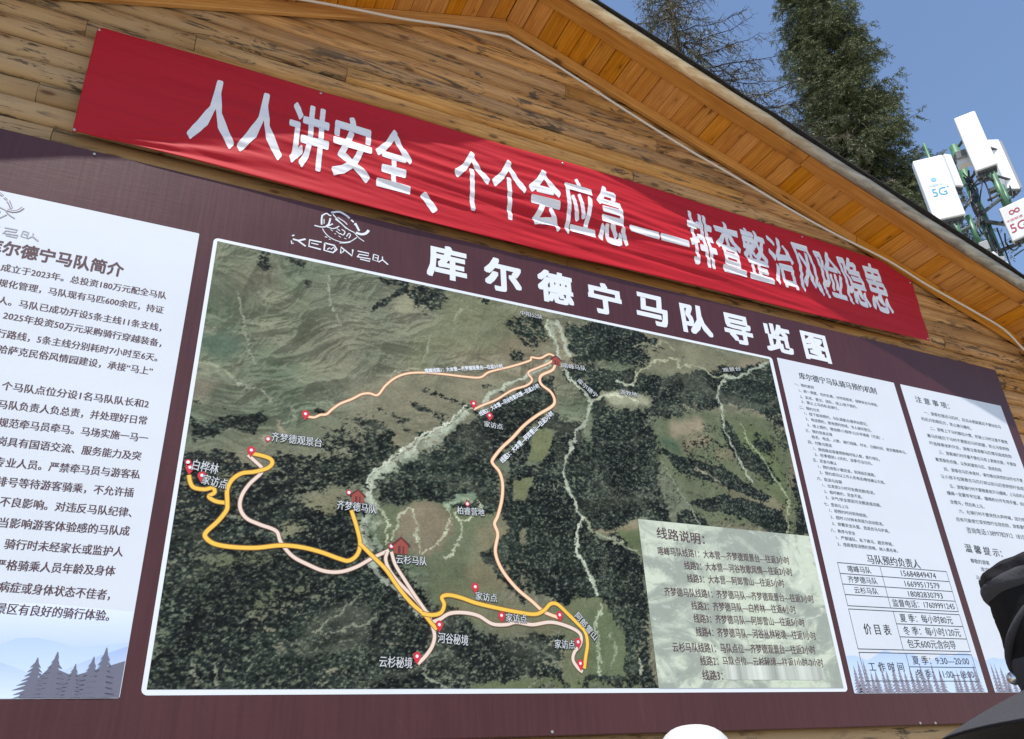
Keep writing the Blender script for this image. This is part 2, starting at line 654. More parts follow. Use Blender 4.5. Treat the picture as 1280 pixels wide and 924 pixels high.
for side, cuts in ((1, [0.01, 2.95, XR + .5 - RX]), (-1, [0.01, 2.7, RX - XL + .5])):
    for a, b in zip(cuts[:-1], cuts[1:]):
        x0, x1 = span(side, a, b - 0.004)
        bevel(slope_board('rake_board', x0, x1, D + 0.012, D + 0.04, -0.095, -0.004, M_RAKE, waves=.0015, n=8, seed=int(a * 9)), .004)
    for a, b in zip([0.008, 2.2, 4.3], [2.196, 4.296, XR + .5 - RX]):
        x0, x1 = span(side, a, b)
        bevel(slope_board('fascia_board', x0, x1, 0.895 * D, 0.926 * D, -0.014, 0.02, M_FASC, waves=.002, n=8, seed=int(a * 7) + 3), .003)
    # peeled pole along the edge, slightly crooked
    A = RX - side * 0.0
    Bx = RX + side * ((XR + .5 - RX) if side > 0 else (RX - XL + .5))
    pts, rad = [], []
    r_ = random.Random(5 + side)
    nseg = 26
    for i in range(nseg + 1):
        x = A + (Bx - A) * i / nseg
        pts.append((x, (0.884 if side > 0 else .899) * D + r_.uniform(-.003, .003), soffit_z(x) + 0.016 + r_.uniform(-.004, .004)))
        rad.append(0.038 + r_.uniform(-.003, .003))
    mb = MB()
    mb.tube(pts, rad, 12)
    mb.build('edge_pole', M_POLE, cabin, True)
    # felt sheet with a ragged front edge
    xs = np.linspace(A, Bx, 90)
    vs, fs = [], []
    for i, x in enumerate(xs):
        e = 0.5 * fbm(np.array(x * 3.1 + 9), np.array(side * 3.0), 3, 4) - 0.25
        z = soffit_z(float(x))
        yf = (0.866 if side > 0 else 1 - .134 * (.90 - .035 * abs(x - RX))) * D + e * 0.06
        vs += [(x, yf, z + 0.046 + e * 0.015), (x, yf, z + 0.056 + e * 0.02), (x, D + 5.6, z + 0.075), (x, D + 5.6, z + 0.045)]
    for i in range(len(xs) - 1):
        o_ = i * 4
        for j in range(4):
            fs.append((o_ + j, o_ + (j + 1) % 4, o_ + 4 + (j + 1) % 4, o_ + 4 + j))
    fs += [(0, 3, 2, 1), tuple((len(xs) - 1) * 4 + j for j in range(4))]
    mesh_obj('roof', vs, fs, M_FELT, cabin)
# sheathing between soffit planks and felt
mb = MB()
for side in (1, -1):
    A = RX
    Bx = RX + side * ((XR + .48 - RX) if side > 0 else (RX - XL + .48))
    vs = []
    for x in (A, Bx):
        z = soffit_z(x)
        vs += [(x, 0.90 * D, z + .024), (x, 0.90 * D, z + .043), (x, D + 5.55, z + .043), (x, D + 5.55, z + .024)]
    mb.add(vs, [(0, 1, 5, 4), (1, 2, 6, 5), (2, 3, 7, 6), (3, 0, 4, 7), (0, 3, 2, 1), (4, 5, 6, 7)])
mb.build('sheathing', M_DARK, cabin)

# ------------------------------------------------------------------ flat print helpers (all on the face of the sign)
TEXTS = []


def rect(name, x0, z0, x1, z1, y, m_, parent, r=0.0):
    if r <= 0:
        return mesh_obj(name, [(x0, y, z0), (x1, y, z0), (x1, y, z1), (x0, y, z1)], [(0, 1, 2, 3)], m_, parent)
    vs = []
    for cx, cz, a0 in ((x1 - r, z0 + r, -90), (x1 - r, z1 - r, 0), (x0 + r, z1 - r, 90), (x0 + r, z0 + r, 180)):
        for k in range(7):
            a = math.radians(a0 + 15 * k)
            vs.append((cx + r * math.cos(a), y, cz + r * math.sin(a)))
    return mesh_obj(name, vs, [tuple(range(len(vs)))], m_, parent)


def text(s, p0, p1, h, y, m_, parent, name='text_line', bold=0.0, wall=False, drape=None, tight=False):
    """flat lettering from p0 (left end, middle height) to p1 (right end); h = letter height in metres"""
    if not wall:
        p0, p1 = Q(*p0), Q(*p1)
    TEXTS.append((s, p0, p1, h, y, m_, parent, name, bold, drape))


def flush_texts():
    tmp = []
    for (s, p0, p1, h, y, m_, parent, name, bold, drape) in TEXTS:
        c = bpy.data.curves.new('t', 'FONT')
        c.body = s
        c.size = 1.0
        c.resolution_u = 2
        c.fill_mode = 'FRONT'
        o = bpy.data.objects.new('t', c)
        COL.objects.link(o)
        tmp.append(o)
    dg = bpy.context.evaluated_depsgraph_get()
    dg.update()
    for o, (s, p0, p1, h, y, m_, parent, name, bold, drape) in zip(tmp, TEXTS):
        me = bpy.data.meshes.new_from_object(o.evaluated_get(dg), depsgraph=dg)
        n = len(me.vertices)
        if n == 0:
            print('EMPTY TEXT', s)
            continue
        c = np.empty(n * 3)
        me.vertices.foreach_get('co', c)
        c = c.reshape(-1, 3)
        x0, x1 = c[:, 0].min(), c[:, 0].max()
        dx, dz = p1[0] - p0[0], p1[1] - p0[1]
        L = math.hypot(dx, dz)
        ux, uz = dx / L, dz / L
        t = (c[:, 0] - x0) / (x1 - x0) * L
        if len(s) == 1:
            y0_, y1_ = c[:, 1].min(), c[:, 1].max()
            if s in '一—、':
                y0_, y1_ = -0.08, 0.84
            q = ((c[:, 1] - y0_) / (y1_ - y0_) - 0.5) * h
        else:
            q = (c[:, 1] - 0.375) * (h / 0.90)
        out = np.empty_like(c)
        out[:, 0] = p0[0] + t * ux - q * uz
        out[:, 2] = p0[1] + t * uz + q * ux
        out[:, 1] = y
        me.vertices.foreach_set('co', out.ravel())
        me.update()
        if drape:
            drape(me)
        n = len(me.vertices)
        c = np.empty(n * 3)
        me.vertices.foreach_get('co', c)
        c = c.reshape(-1, 3)
        fs = [tuple(p.vertices) for p in me.polygons]
        bpy.data.meshes.remove(me)
        # weight of the strokes: the outline laid down again a little to each side
        b_ = bold * h / .9
        if len(s) == 1:
            bx_ = bold * L / (x1 - x0)
        else:
            bx_ = min(bold * L / (x1 - x0), b_)
        if bold <= 0: offs = [(0, 0)]
        elif bold < .0258 and len(s) > 1: offs = [(-bx_, 0), (bx_, 0)]
        elif name == 'title_character': offs = [(i_ * bx_, j_ * b_) for i_ in (-1, 0, 1) for j_ in (-1, 0, 1)]
        else: offs = [(0, 0)] + [(bx_ * math.cos(k * math.pi / 5), b_ * math.sin(k * math.pi / 5)) for k in range(10)]
        V_, F_ = [], []
        for k, (ox, oz) in enumerate(offs):
            c2 = c.copy()
            c2[:, 0] += ox
            c2[:, 2] += oz
            if drape:
                c2[:, 1] = cloth_y(c2[:, 0], c2[:, 2]) - 0.0026 - k * .00006
            else:
                c2[:, 1] = y - k * .00002
            V_ += c2.tolist()
            F_ += [tuple(i + k * n for i in f) for f in fs]
        mesh_obj(name, V_, F_, m_, parent, smooth=bool(drape))
    for o in tmp:
        c = o.data
        bpy.data.objects.remove(o)
        bpy.data.curves.remove(c)


def smooth_line(pts, k=5, closed=False):
    pts = [np.array(p, float) for p in pts]
    if len(pts) < 3 or k < 2:
        return pts
    if closed:
        ext = [pts[-1]] + pts + [pts[0], pts[1]]
    else:
        ext = [2 * pts[0] - pts[1]] + pts + [2 * pts[-1] - pts[-2]]
    out = []
    for i in range(1, len(ext) - 2):
        p0, p1, p2, p3 = ext[i - 1:i + 3]
        for j in range(k):
            t = j / k
            out.append(0.5 * ((2 * p1) + (-p0 + p2) * t + (2 * p0 - 5 * p1 + 4 * p2 - p3) * t ** 2 + (-p0 + 3 * p1 - 3 * p2 + p3) * t ** 3))
    out.append(pts[-1] if not closed else pts[0])
    return out


def ribbon_geo(mb, pts, wd, y, taper=None):
    """flat band of width wd through wall points (x, z)"""
    pts = [np.array(p, float) for p in pts]
    n = len(pts)
    vs, fs = [], []
    for i in range(n):
        a, b = pts[max(i - 1, 0)], pts[min(i + 1, n - 1)]
        d = b - a
        L = math.hypot(*d) or 1
        nx, nz = -d[1] / L, d[0] / L
        w_ = wd * (taper(i / (n - 1)) if taper else 1) / 2
        vs += [(pts[i][0] + nx * w_, y, pts[i][1] + nz * w_), (pts[i][0] - nx * w_, y, pts[i][1] - nz * w_)]
    for i in range(n - 1):
        fs.append((2 * i, 2 * i + 1, 2 * i + 3, 2 * i + 2))
    mb.add(vs, fs)


# ------------------------------------------------------------------ the big sign
sx0, sx1 = -0.72 * D, 1.808 * D
sz0, sz1 = U(0, 0.045)[1], U(0, 0.818)[1]
sign = root('notice_board', 'wide brown sign board with satellite trail map and white notice panels on the log wall', 'sign board', ((sx0 + sx1) / 2, D, sz0))
mb = MB()
mb.box(((sx0 + sx1) / 2, D + 0.018, (sz0 + sz1) / 2), (sx1 - sx0, 0.036, sz1 - sz0))
o = mb.build('backing_board', M_BOARD, sign)
bevel(o, 0.004, 2)
Y1, Y2, Y3, Y4, Y5 = D - 0.0006, D - 0.0011, D - 0.0020, D - 0.0026, D - 0.0030

# rivet / nail heads along the sign's border
for (px, py) in [(118, 193), (1150, 904), (1169, 904), (690, 915)]:
    x, z = Q(px, py)
    mb = MB()
    mb.tube([(x, D + .001, z), (x, D - .004, z)], 0.006, 10)
    mb.build('nail', mat('nail head', (0.4, 0.38, 0.36, 1), 0.4, 0.5, 0.6) if 'nail head' not in bpy.data.materials else bpy.data.materials['nail head'], sign)

# title
BOLDT = 0.034
for i, ch in enumerate('库尔德宁马队导览图'):
    cx = 0.3905 + i * 0.1025
    z = 0.7635
    x, zz = U(cx, z)
    ww = 0.033 * D
    text(ch, (x - ww, zz), (x + ww, zz), 0.063 * D, Y2, M_WHITE, sign, 'title_character', bold=BOLDT, wall=True)

# emblem: galloping horse ring with ribbon strokes, then the stylised word below
EMB = [  # (points in photo pixels, width in px, smooth)
    ([(414, 266), (424, 265), (432, 269), (437, 273)], 2.6), ([(439, 275), (442, 278)], 2.2), ([(443, 280), (447, 284)], 2.2),
    ([(444, 279), (448, 287), (449, 289)], 2.6),
    ([(445, 291), (451, 293), (457, 292), (461, 288)], 3.2), ([(416, 268), (424, 277), (434, 286), (443, 291)], 1.3),
    ([(419, 274), (427, 280), (433, 286)], 1.4), ([(422, 272), (430, 277), (434, 281)], 1.2),
    ([(403, 269), (402, 274), (402, 281)], 1.9), ([(402, 270), (408, 267), (411, 269), (414, 270)], 1.6), ([(405, 274), (405, 280)], 1.0),
    ([(413, 273), (411, 280), (408, 283)], 2.0), ([(393, 282), (402, 284), (409, 283), (416, 280)], 1.6), ([(409, 284), (417, 286), (424, 283)], 1.3),
    ([(443, 291), (448, 297), (455, 302)], 1.1), ([(403, 286), (406, 291), (411, 296), (418, 300), (428, 303), (438, 302), (446, 297)], 1.1),
    ([(424, 304), (431, 304), (438, 303)], 1.0),
    ([(421, 286), (425, 289)], 1.1), ([(420, 289), (425, 293)], 1.1), ([(427, 287), (431, 290), (429, 294), (425, 292)], 1.3),
    ([(433, 296), (436, 292), (438, 294), (436, 298)], 1.2),
    ([(406, 296), (409, 297)], 1.2), ([(411, 299), (413, 300)], 1.0), ([(413, 287), (416, 289)], .9), ([(418, 292), (420, 293)], .9), ([(423, 295), (426, 297)], .9), ([(430, 298), (433, 299)], .9)]
WORD = [
    ([(365, 295), (368, 294)], 1.3), ([(364, 301), (365, 305), (367, 304)], 1.2), ([(366, 299), (373, 301), (382, 299)], 1.9), ([(371, 300), (382, 308)], 1.7),
    ([(402, 303), (387, 300), (386, 308), (401, 312)], 1.7), ([(389, 304), (398, 306)], 1.2),
    ([(406, 304), (418, 307), (421, 312), (416, 316), (405, 313), (406, 304)], 1.7), ([(409, 312), (412, 310), (414, 312), (417, 309), (419, 313)], 1.2),
    ([(426, 317), (426, 309), (440, 320), (441, 312)], 1.8), ([(428, 316), (431, 312)], 1.0),
    ([(447, 314), (461, 317), (460, 320), (449, 318), (447, 321)], 1.3), ([(446, 321), (463, 324), (462, 327), (450, 324)], 1.3),
    ([(467, 318), (473, 320), (472, 327), (466, 325), (467, 318)], 1.2), ([(468, 322), (472, 323)], 1.0), ([(478, 321), (478, 325), (473, 328)], 1.2), ([(478, 325), (485, 331)], 1.5)]
PX = 1.0 / F * 4.25       # one photo pixel on the sign at the emblem, metres


def strokes(lst, name, m_, parent, y, f=lambda q: q, k=1.0, sm=4):
    mb = MB()
    for j, (pts, wd) in enumerate(lst):
        q = [f(Q(*p)) for p in pts]
        q = smooth_line(q, sm) if (sm > 1 and len(q) > 2) else q
        ribbon_geo(mb, q, wd * PX * k, y - 0.00003 * j)
    return mb.build(name, m_, parent)


strokes(EMB, 'horse_emblem', M_WHITE, sign, Y1, k=1.0)
strokes(WORD, 'emblem_wordmark', M_WHITE, sign, Y1, k=1.15, sm=1)

# ---- satellite map print
mx0, mx1 = 0.029 * D, 1.0795 * D
mz0, mz1 = U(0, 0.0972)[1], U(0, 0.7140)[1]
rect('map_border', mx0, mz0, mx1, mz1, Y1, M_WHITE, sign, r=0.022)
a0, a1 = Q(271, 302.5), Q(184, 862.5)
b0, b1 = Q(960, 448), Q(1055.5, 859.5)
ix0, ix1 = (a0[0] + a1[0]) / 2, (b0[0] + b1[0]) / 2
iz0, iz1 = (a1[1] + b1[1]) / 2, (a0[1] + b0[1]) / 2
NXM, NZM = 760, 440
gx = np.linspace(ix0, ix1, NXM)
gz = np.linspace(iz0, iz1, NZM)
GX, GZ = np.meshgrid(gx, gz)        # shape (NZM, NXM)
cell = gx[1] - gx[0]


def pip(poly, X, Z):
    inside = np.zeros(X.shape, bool)
    n = len(poly)
    for i in range(n):
        x1_, z1_ = poly[i]
        x2_, z2_ = poly[(i + 1) % n]
        c = ((z1_ > Z) != (z2_ > Z)) & (X < (x2_ - x1_) * (Z - z1_) / (z2_ - z1_ + 1e-12) + x1_)
        inside ^= c
    return inside


def blur(a, k):
    k = int(k)
    if k < 1: return a
    for ax in (0, 1):
        for _ in range(2):
            p = np.pad(a, [(k, k) if i == ax else (0, 0) for i in (0, 1)], mode='edge')
            c = np.cumsum(p, axis=ax)
            z_ = np.zeros_like(np.take(c, [0], axis=ax))
            c = np.concatenate([z_, c], axis=ax)
            n = a.shape[ax]
            a = (np.take(c, range(2 * k + 1, 2 * k + 1 + n), axis=ax) - np.take(c, range(0, n), axis=ax)) / (2 * k + 1)
    return a


WXn = (fbm(GX * 9, GZ * 9, 5, 3, .65) - .5)
WZn = (fbm(GX * 9, GZ * 9, 5, 8, .65) - .5)


def region(px, soft=2, warp=0.10):
    poly = [Q(*p) for p in px]
    return blur(pip(poly, GX + WXn * warp, GZ + WZn * warp).astype(float), soft)


def C3(r, g_, b):
    return np.array(lin(r, g_, b, .95)[:3])


# ground colour: grey-green slopes with fine ridges
fx, fz = GX * 1.0, GZ * 1.0
n_big = fbm(fx * 2.2, fz * 2.2, 4, 1)
n_mid = fbm(fx * 7, fz * 9, 4, 2)
n_fin = fbm(fx * 30, fz * 42, 3, 5)
colr = np.zeros(GX.shape + (3,))
base = C3(122, 127, 104)
brown = C3(150, 138, 112)
green = C3(98, 116, 88)
t = np.clip((n_big - .38) * 3.2, 0, 1)[..., None]
colr[:] = base * (1 - t) + brown * t
t = np.clip((fbm(fx * 1.8, fz * 1.8, 3, 9) - .5) * 4, 0, 1)[..., None]
colr = colr * (1 - .7 * t) + green * .7 * t
# dendritic side ridges running across the slopes
warp = fbm(fx * 4, fz * 3, 3, 12) * 2.2
ridg = np.abs(vn(fx * 5.0 + warp, fz * 26 + warp * 2.5 + 1.4 * fx, 14) * 2 - 1)
ridg2 = np.abs(vn(fx * 9 + warp * 2, fz * 44 + 5 * warp, 15) * 2 - 1)
rs = (0.82 + 0.26 * ridg + 0.14 * ridg2 + .22 * (n_fin - .5))
fin_a = np.exp(-((vn(fx * 3.2 + warp * .6, fz * 17 + warp * 1.9 + 2.2 * fx, 51) - .5) / .07) ** 2)
fin_b = np.exp(-((vn(fx * 4.1 + warp * .8, fz * 23 - warp * 1.6 - 1.5 * fx, 52) - .5) / .06) ** 2)
colr *= rs[..., None] - .04
colr += (C3(150, 148, 122)[None, None, :] - colr) * (np.clip(.55 * fin_a + .4 * fin_b, 0, .8) * np.clip(vn(fx * 5, fz * 5, 53) * 1.6 - .35, 0, 1))[..., None]
valley = np.abs(vn(fx * 4.2 + (fbm(fx * 3, fz * 3, 3, 30) - .5) * 2.4, fz * 1.1, 16) * 2 - 1)
colr *= (0.86 + 0.16 * np.clip(valley * 5, 0, 1))[..., None]

# relief of the mountains in the printed picture
wx_ = (fbm(fx * 1.3, fz * 1.3, 4, 70) - .5) * 1.3
wz_ = (fbm(fx * 1.3, fz * 1.3, 4, 75) - .5) * 1.3


def ridged(x, y, o, s0):
    t_, a_, n_ = 0, 1.0, 0
    for k in range(o):
        r2 = 1 - np.abs(vn(x * 2 ** k, y * 2 ** k, s0 + k) * 2 - 1)
        t_ = t_ + a_ * r2 ** 1.6
        n_ += a_
        a_ *= .58
    return t_ / n_


HGT = ridged(fx * 1.7 + wx_, fz * 2.3 + wz_, 7, 80)
gxx = np.gradient(HGT, axis=1) / cell
gzz = np.gradient(HGT, axis=0) / (gz[1] - gz[0])
SHD = np.tanh((gxx * .55 - gzz * .8) * .55)
SHB = blur(SHD, 5)
left_up = np.clip((1 - (GX - ix0) / 1.7) * 1.4, 0, 1) * np.clip((GZ - (iz0 + .85)) / .35, 0, 1)
colr *= (1 + (.27 + .06 * left_up) * SHD + .12 * (fbm(fx * 60, fz * 80, 2, 90) - .5))[..., None]
FOR = np.zeros(GX.shape)      # forest density 0..1


def patch(px, color, a=0.8, soft=3, warp=0.1, tex=.25):
    m_ = (region(px, soft, warp) * a)[..., None]
    global colr
    c = C3(*color)[None, None, :] * (1 + tex * (n_mid - .5) * 2 + .25 * (n_fin - .5) + .25 * (rs - 1))[..., None]
    colr = colr * (1 - m_) + c * m_


def forest(px, d, soft=3, warp=0.12):
    global FOR
    m_ = region(px, soft, warp)
    FOR = FOR * (1 - m_) + d * m_


# -- coloured ground
patch([(230, 560), (340, 545), (520, 470), (640, 470), (700, 460), (690, 500), (600, 520), (470, 590), (430, 640), (220, 650)], (142, 136, 108), .5, 8)
patch([(440, 480), (520, 470), (640, 470), (600, 500), (480, 520), (440, 545)], (158, 146, 118), .6, 6)
patch([(222, 470), (275, 478), (262, 505), (218, 500)], (158, 140, 120), .6, 4)
patch([(250, 415), (290, 410), (305, 440), (275, 455), (245, 445)], (88, 112, 92), .8, 5)
patch([(560, 365), (680, 395), (690, 425), (640, 445), (560, 440), (530, 470), (500, 455), (540, 400)], (134, 134, 96), .6, 8)
patch([(495, 385), (515, 362), (522, 385), (505, 395)], (165, 158, 125), .8, 3)
patch([(625, 425), (665, 420), (690, 432), (640, 448), (630, 455)], (152, 132, 106), .6, 4)
patch([(715, 400), (960, 450), (975, 470), (900, 472), (840, 462), (800, 440), (730, 420)], (140, 132, 106), .85, 4)
patch([(925, 447), (958, 452), (960, 470), (925, 462)], (160, 142, 118), .7, 4)
patch([(795, 440), (860, 430), (905, 450), (915, 470), (860, 472), (795, 462)], (146, 140, 110), .8, 3)
patch([(748, 488), (800, 492), (812, 505), (765, 505)], (176, 172, 142), .9, 2)
patch([(668, 535), (691, 537), (688, 560), (676, 575), (660, 578)], (128, 130, 88), 1, 1, .03)
patch([(640, 600), (668, 595), (655, 625), (645, 625)], (126, 128, 86), 1, 1, .03)
patch([(478, 632), (530, 622), (600, 632), (640, 632), (655, 650), (610, 660), (600, 690), (640, 770), (700, 750), (760, 740), (770, 770), (760, 800), (540, 770), (540, 720), (480, 690)], (118, 124, 90), 1, 3)
patch([(500, 628), (545, 622), (565, 650), (550, 690), (535, 705), (495, 680)], (148, 130, 104), 1, 2)
patch([(595, 665), (640, 660), (635, 700), (650, 730), (600, 740), (575, 715)], (146, 132, 98), .8, 4)
patch([(560, 730), (700, 770), (690, 800), (545, 765)], (136, 128, 92), .7, 4)
patch([(690, 740), (760, 725), (765, 780), (745, 850), (705, 860), (700, 800)], (124, 128, 92), 1, 2)
patch([(730, 760), (790, 765), (800, 860), (735, 860)], (108, 120, 82), .9, 3)
patch([(590, 852), (720, 848), (800, 852), (800, 862), (590, 862)], (118, 126, 86), 1, 2)
patch([(745, 650), (800, 655), (800, 690), (770, 672), (740, 660)], (158, 140, 108), .9, 2)
patch([(765, 662), (800, 665), (805, 695), (770, 680)], (108, 122, 78), .9, 2)
patch([(820, 520), (885, 515), (960, 520), (1000, 570), (1010, 665), (880, 655), (840, 600), (800, 560)], (116, 122, 90), 1, 4)
patch([(835, 527), (880, 524), (885, 540), (840, 548)], (172, 152, 124), .9, 3)
patch([(860, 548), (890, 545), (880, 562), (850, 565)], (162, 142, 112), .8, 3)
patch([(815, 545), (845, 548), (850, 565), (820, 560)], (72, 100, 78), .8, 4)
patch([(890, 560), (925, 558), (915, 575), (895, 575)], (160, 142, 108), .6, 3)
patch([(885, 590), (925, 610), (975, 625), (990, 650), (940, 630), (890, 605)], (158, 140, 110), .6, 4)
patch([(918, 535), (960, 540), (985, 600), (985, 640), (950, 600), (920, 560)], (110, 120, 76), .8, 4)
patch([(985, 560), (1005, 570), (1010, 620), (990, 610)], (150, 132, 108), .6, 4)
patch([(250, 570), (320, 560), (330, 580), (255, 585)], (165, 150, 120), .6, 3)
patch([(250, 705), (340, 690), (350, 710), (240, 730)], (118, 122, 86), .9, 5)
patch([(290, 745), (380, 725), (395, 745), (300, 770)], (110, 116, 82), .8, 6)
patch([(225, 810), (270, 800), (285, 830), (240, 830)], (112, 120, 76), .9, 4)
patch([(350, 655), (380, 650), (375, 670), (350, 668)], (150, 140, 106), .8, 3)
patch([(385, 615), (430, 612), (430, 640), (380, 640)], (148, 138, 104), .8, 3)

# -- forest densities
forest([(222, 620), (330, 590), (440, 560), (470, 560), (475, 590), (465, 640), (470, 680), (555, 760), (720, 850), (700, 865), (180, 866)], .80, 4)
forest([(205, 700), (300, 720), (420, 700), (520, 770), (560, 865), (180, 866)], .72, 6)
forest([(250, 690), (350, 675), (350, 720), (240, 735)], .42, 8)
forest([(285, 750), (395, 720), (400, 750), (310, 790)], .46, 8)
forest([(240, 595), (310, 590), (300, 620), (230, 640)], .35, 4)
forest([(228, 560), (300, 565), (330, 590), (240, 600), (222, 595)], .86, 2)
forest([(255, 530), (310, 518), (335, 523), (320, 548), (280, 540), (238, 552), (236, 525)], .85, 2)
forest([(240, 505), (255, 503), (255, 508)], .8, 1)
forest([(262, 508), (285, 507), (285, 511)], .8, 1)
forest([(312, 515), (335, 512), (325, 522)], .7, 1)
forest([(385, 505), (400, 510), (396, 517), (386, 515)], .8, 1)
forest([(335, 565), (380, 568), (450, 590), (440, 610), (380, 610), (345, 580)], .74, 3)
forest([(360, 610), (460, 605), (462, 650), (380, 650)], .42, 6)
forest([(435, 520), (470, 515), (480, 540), (500, 560), (470, 600), (430, 590), (395, 560), (400, 540)], .62, 4)
for (x, y, L, a) in [(440, 525, 60, .35), (455, 545, 55, .3), (430, 555, 60, .25), (470, 505, 45, .45), (515, 495, 55, .5), (540, 515, 50, .5), (500, 530, 50, .35), (560, 490, 45, .4), (600, 478, 40, .3), (450, 580, 45, .2), (410, 575, 50, .2), (480, 560, 35, .3), (395, 530, 40, .3), (530, 480, 40, .4)]:
    c_, s_ = math.cos(a), math.sin(a)
    forest([(x, y), (x + L * c_, y + L * s_), (x + L * c_ - 6, y + L * s_ + 7), (x + 4, y + 8)], .8, 2)
forest([(600, 518), (655, 482), (692, 470), (692, 512), (650, 545), (620, 580), (628, 640), (600, 645), (560, 628), (520, 622), (480, 632), (472, 600), (490, 582), (540, 558)], .90, 2, .06)
forest([(640, 560), (692, 515), (720, 520), (735, 560), (725, 620), (740, 680), (770, 720), (780, 760), (730, 745), (700, 755), (665, 735), (650, 700), (632, 690), (628, 620)], .86, 3)
forest([(600, 690), (640, 660), (660, 760), (630, 728), (615, 712)], .9, 2, .05)
forest([(668, 535), (693, 535), (688, 562), (672, 580), (656, 582)], .05, 1, .03)
forest([(640, 600), (668, 595), (656, 628), (643, 626)], .05, 1, .03)
forest([(648, 665), (656, 660), (655, 680), (649, 678)], .05, 1, .03)
forest([(700, 470), (730, 455), (830, 470), (970, 455), (985, 490), (990, 515), (905, 505), (870, 530), (840, 540), (820, 600), (835, 660), (800, 650), (740, 660), (760, 700), (800, 720), (820, 862), (785, 850), (780, 790), (760, 760), (740, 690), (725, 620), (735, 560), (740, 500)], .86, 3)
forest([(705, 402), (745, 405), (790, 430), (835, 445), (790, 460), (735, 450), (712, 452)], .84, 3)
forest([(740, 402), (790, 412), (830, 436), (800, 436), (760, 425)], .9, 2)
forest([(795, 436), (960, 450), (900, 470), (840, 466)], .12, 4)
forest([(748, 486), (808, 490), (815, 508), (762, 508)], .05, 2)
forest([(690, 505), (725, 510), (735, 530), (700, 525)], .35, 4)
forest([(800, 520), (845, 520), (850, 535), (820, 545)], .3, 4)
forest([(815, 525), (885, 515), (960, 525), (1010, 600), (1010, 665), (835, 655), (825, 600)], .30, 5)
forest([(830, 527), (886, 522), (880, 545), (838, 550)], .08, 3)
forest([(825, 562), (865, 575), (905, 585), (935, 605), (965, 622), (955, 628), (900, 606), (850, 590)], 1.0, 1, .03)
forest([(862, 628), (905, 618), (950, 628), (975, 640), (990, 672), (970, 668), (930, 648), (880, 636)], 1.0, 1, .04)
forest([(900, 520), (918, 535), (930, 560), (960, 580), (975, 600), (965, 606), (925, 580), (905, 550)], .9, 2, .05)
forest([(940, 540), (965, 550), (960, 575), (942, 565)], .7, 3)
forest([(950, 500), (985, 495), (992, 560), (975, 570), (960, 530)], .55, 4)
forest([(995, 600), (1008, 600), (1012, 665), (995, 665)], .8, 3)
forest([(835, 655), (850, 640), (880, 645), (888, 662)], .9, 2)
forest([(640, 395), (672, 392), (690, 425), (672, 440), (650, 425), (625, 400)], .7, 3)
forest([(595, 375), (612, 378), (608, 385), (598, 382)], .9, 1)
forest([(635, 440), (655, 442), (650, 458), (636, 450)], .7, 2)
forest([(461, 393), (470, 377), (490, 368), (505, 358), (470, 350), (468, 345), (515, 352), (510, 368), (480, 383)], .85, 1, .05)
forest([(512, 372), (530, 358), (562, 364), (555, 382), (535, 388), (520, 386)], .74, 2)
forest([(316, 310), (342, 316), (338, 338), (322, 338)], .66, 3)
forest([(352, 318), (370, 323), (382, 336), (362, 334)], .7, 2)
forest([(375, 345), (388, 352), (395, 362), (380, 358)], .6, 1)
forest([(188, 855), (560, 850), (590, 862), (186, 866)], .85, 3)
forest([(720, 846), (822, 850), (822, 862), (735, 862)], .8, 2)
forest([(785, 730), (815, 735), (812, 770), (795, 800), (785, 770)], .9, 2)
forest([(590, 852), (700, 849), (720, 862), (590, 862)], .06, 2)
forest([(222, 600), (300, 600), (440, 640), (455, 700), (520, 770), (545, 865), (182, 866)], .86, 6)
forest([(250, 692), (340, 680), (352, 705), (240, 728)], .40, 7)
forest([(300, 752), (395, 728), (400, 745), (310, 780)], .45, 7)
forest([(375, 612), (430, 610), (432, 640), (380, 640)], .30, 4)
forest([(350, 652), (382, 650), (375, 670), (348, 670)], .30, 3)
forest([(828, 470), (972, 455), (990, 512), (960, 518), (905, 506), (830, 505)], .95, 3)
forest([(735, 560), (820, 560), (838, 655), (800, 650), (745, 660), (725, 620)], .96, 3)
forest([(755, 665), (800, 690), (818, 862), (800, 850), (785, 790), (765, 740), (745, 700)], .9, 3)
forest([(545, 780), (600, 795), (700, 800), (700, 850), (590, 850), (545, 840)], .84, 3)

# forest canopy texture with ragged clearings
can1 = fbm(fx * 26 + 1.2 * fz * 8, fz * 46, 4, 21, .7)
can2 = fbm(fx * 85, fz * 130, 3, 23, .75)
thr = np.clip(((0.45 * can1 + 0.55 * can2) - .5) * 1.9 + .41 + .15 * SHB + .06 * SHD, 0, 1.2)
fm_ = np.clip((FOR - thr + .02) / 0.22, 0, 1)
fdark = C3(30, 36, 37)
fmidc = C3(62, 72, 60)
t2 = np.clip((can2 - .42) * 2.6 + (n_mid - .5) * 1.2, 0, 1)[..., None]
fcol = fdark * (1 - t2) + fmidc * t2
gn = np.clip((n_big - .5) * 4, 0, 1)[..., None]
fcol = fcol * (1 - .4 * gn) + C3(58, 74, 62) * .4 * gn
bright = np.clip((can2 - .58) * 6, 0, 1)[..., None] * .38
fcol = fcol * (1 - bright) + C3(128, 132, 112) * bright
fcol = fcol * np.clip(1 + .42 * SHD + 1.9 * (can2 - .5), .35, 2.4)[..., None]
colr = colr * (1 - fm_[..., None]) + fcol * fm_[..., None]


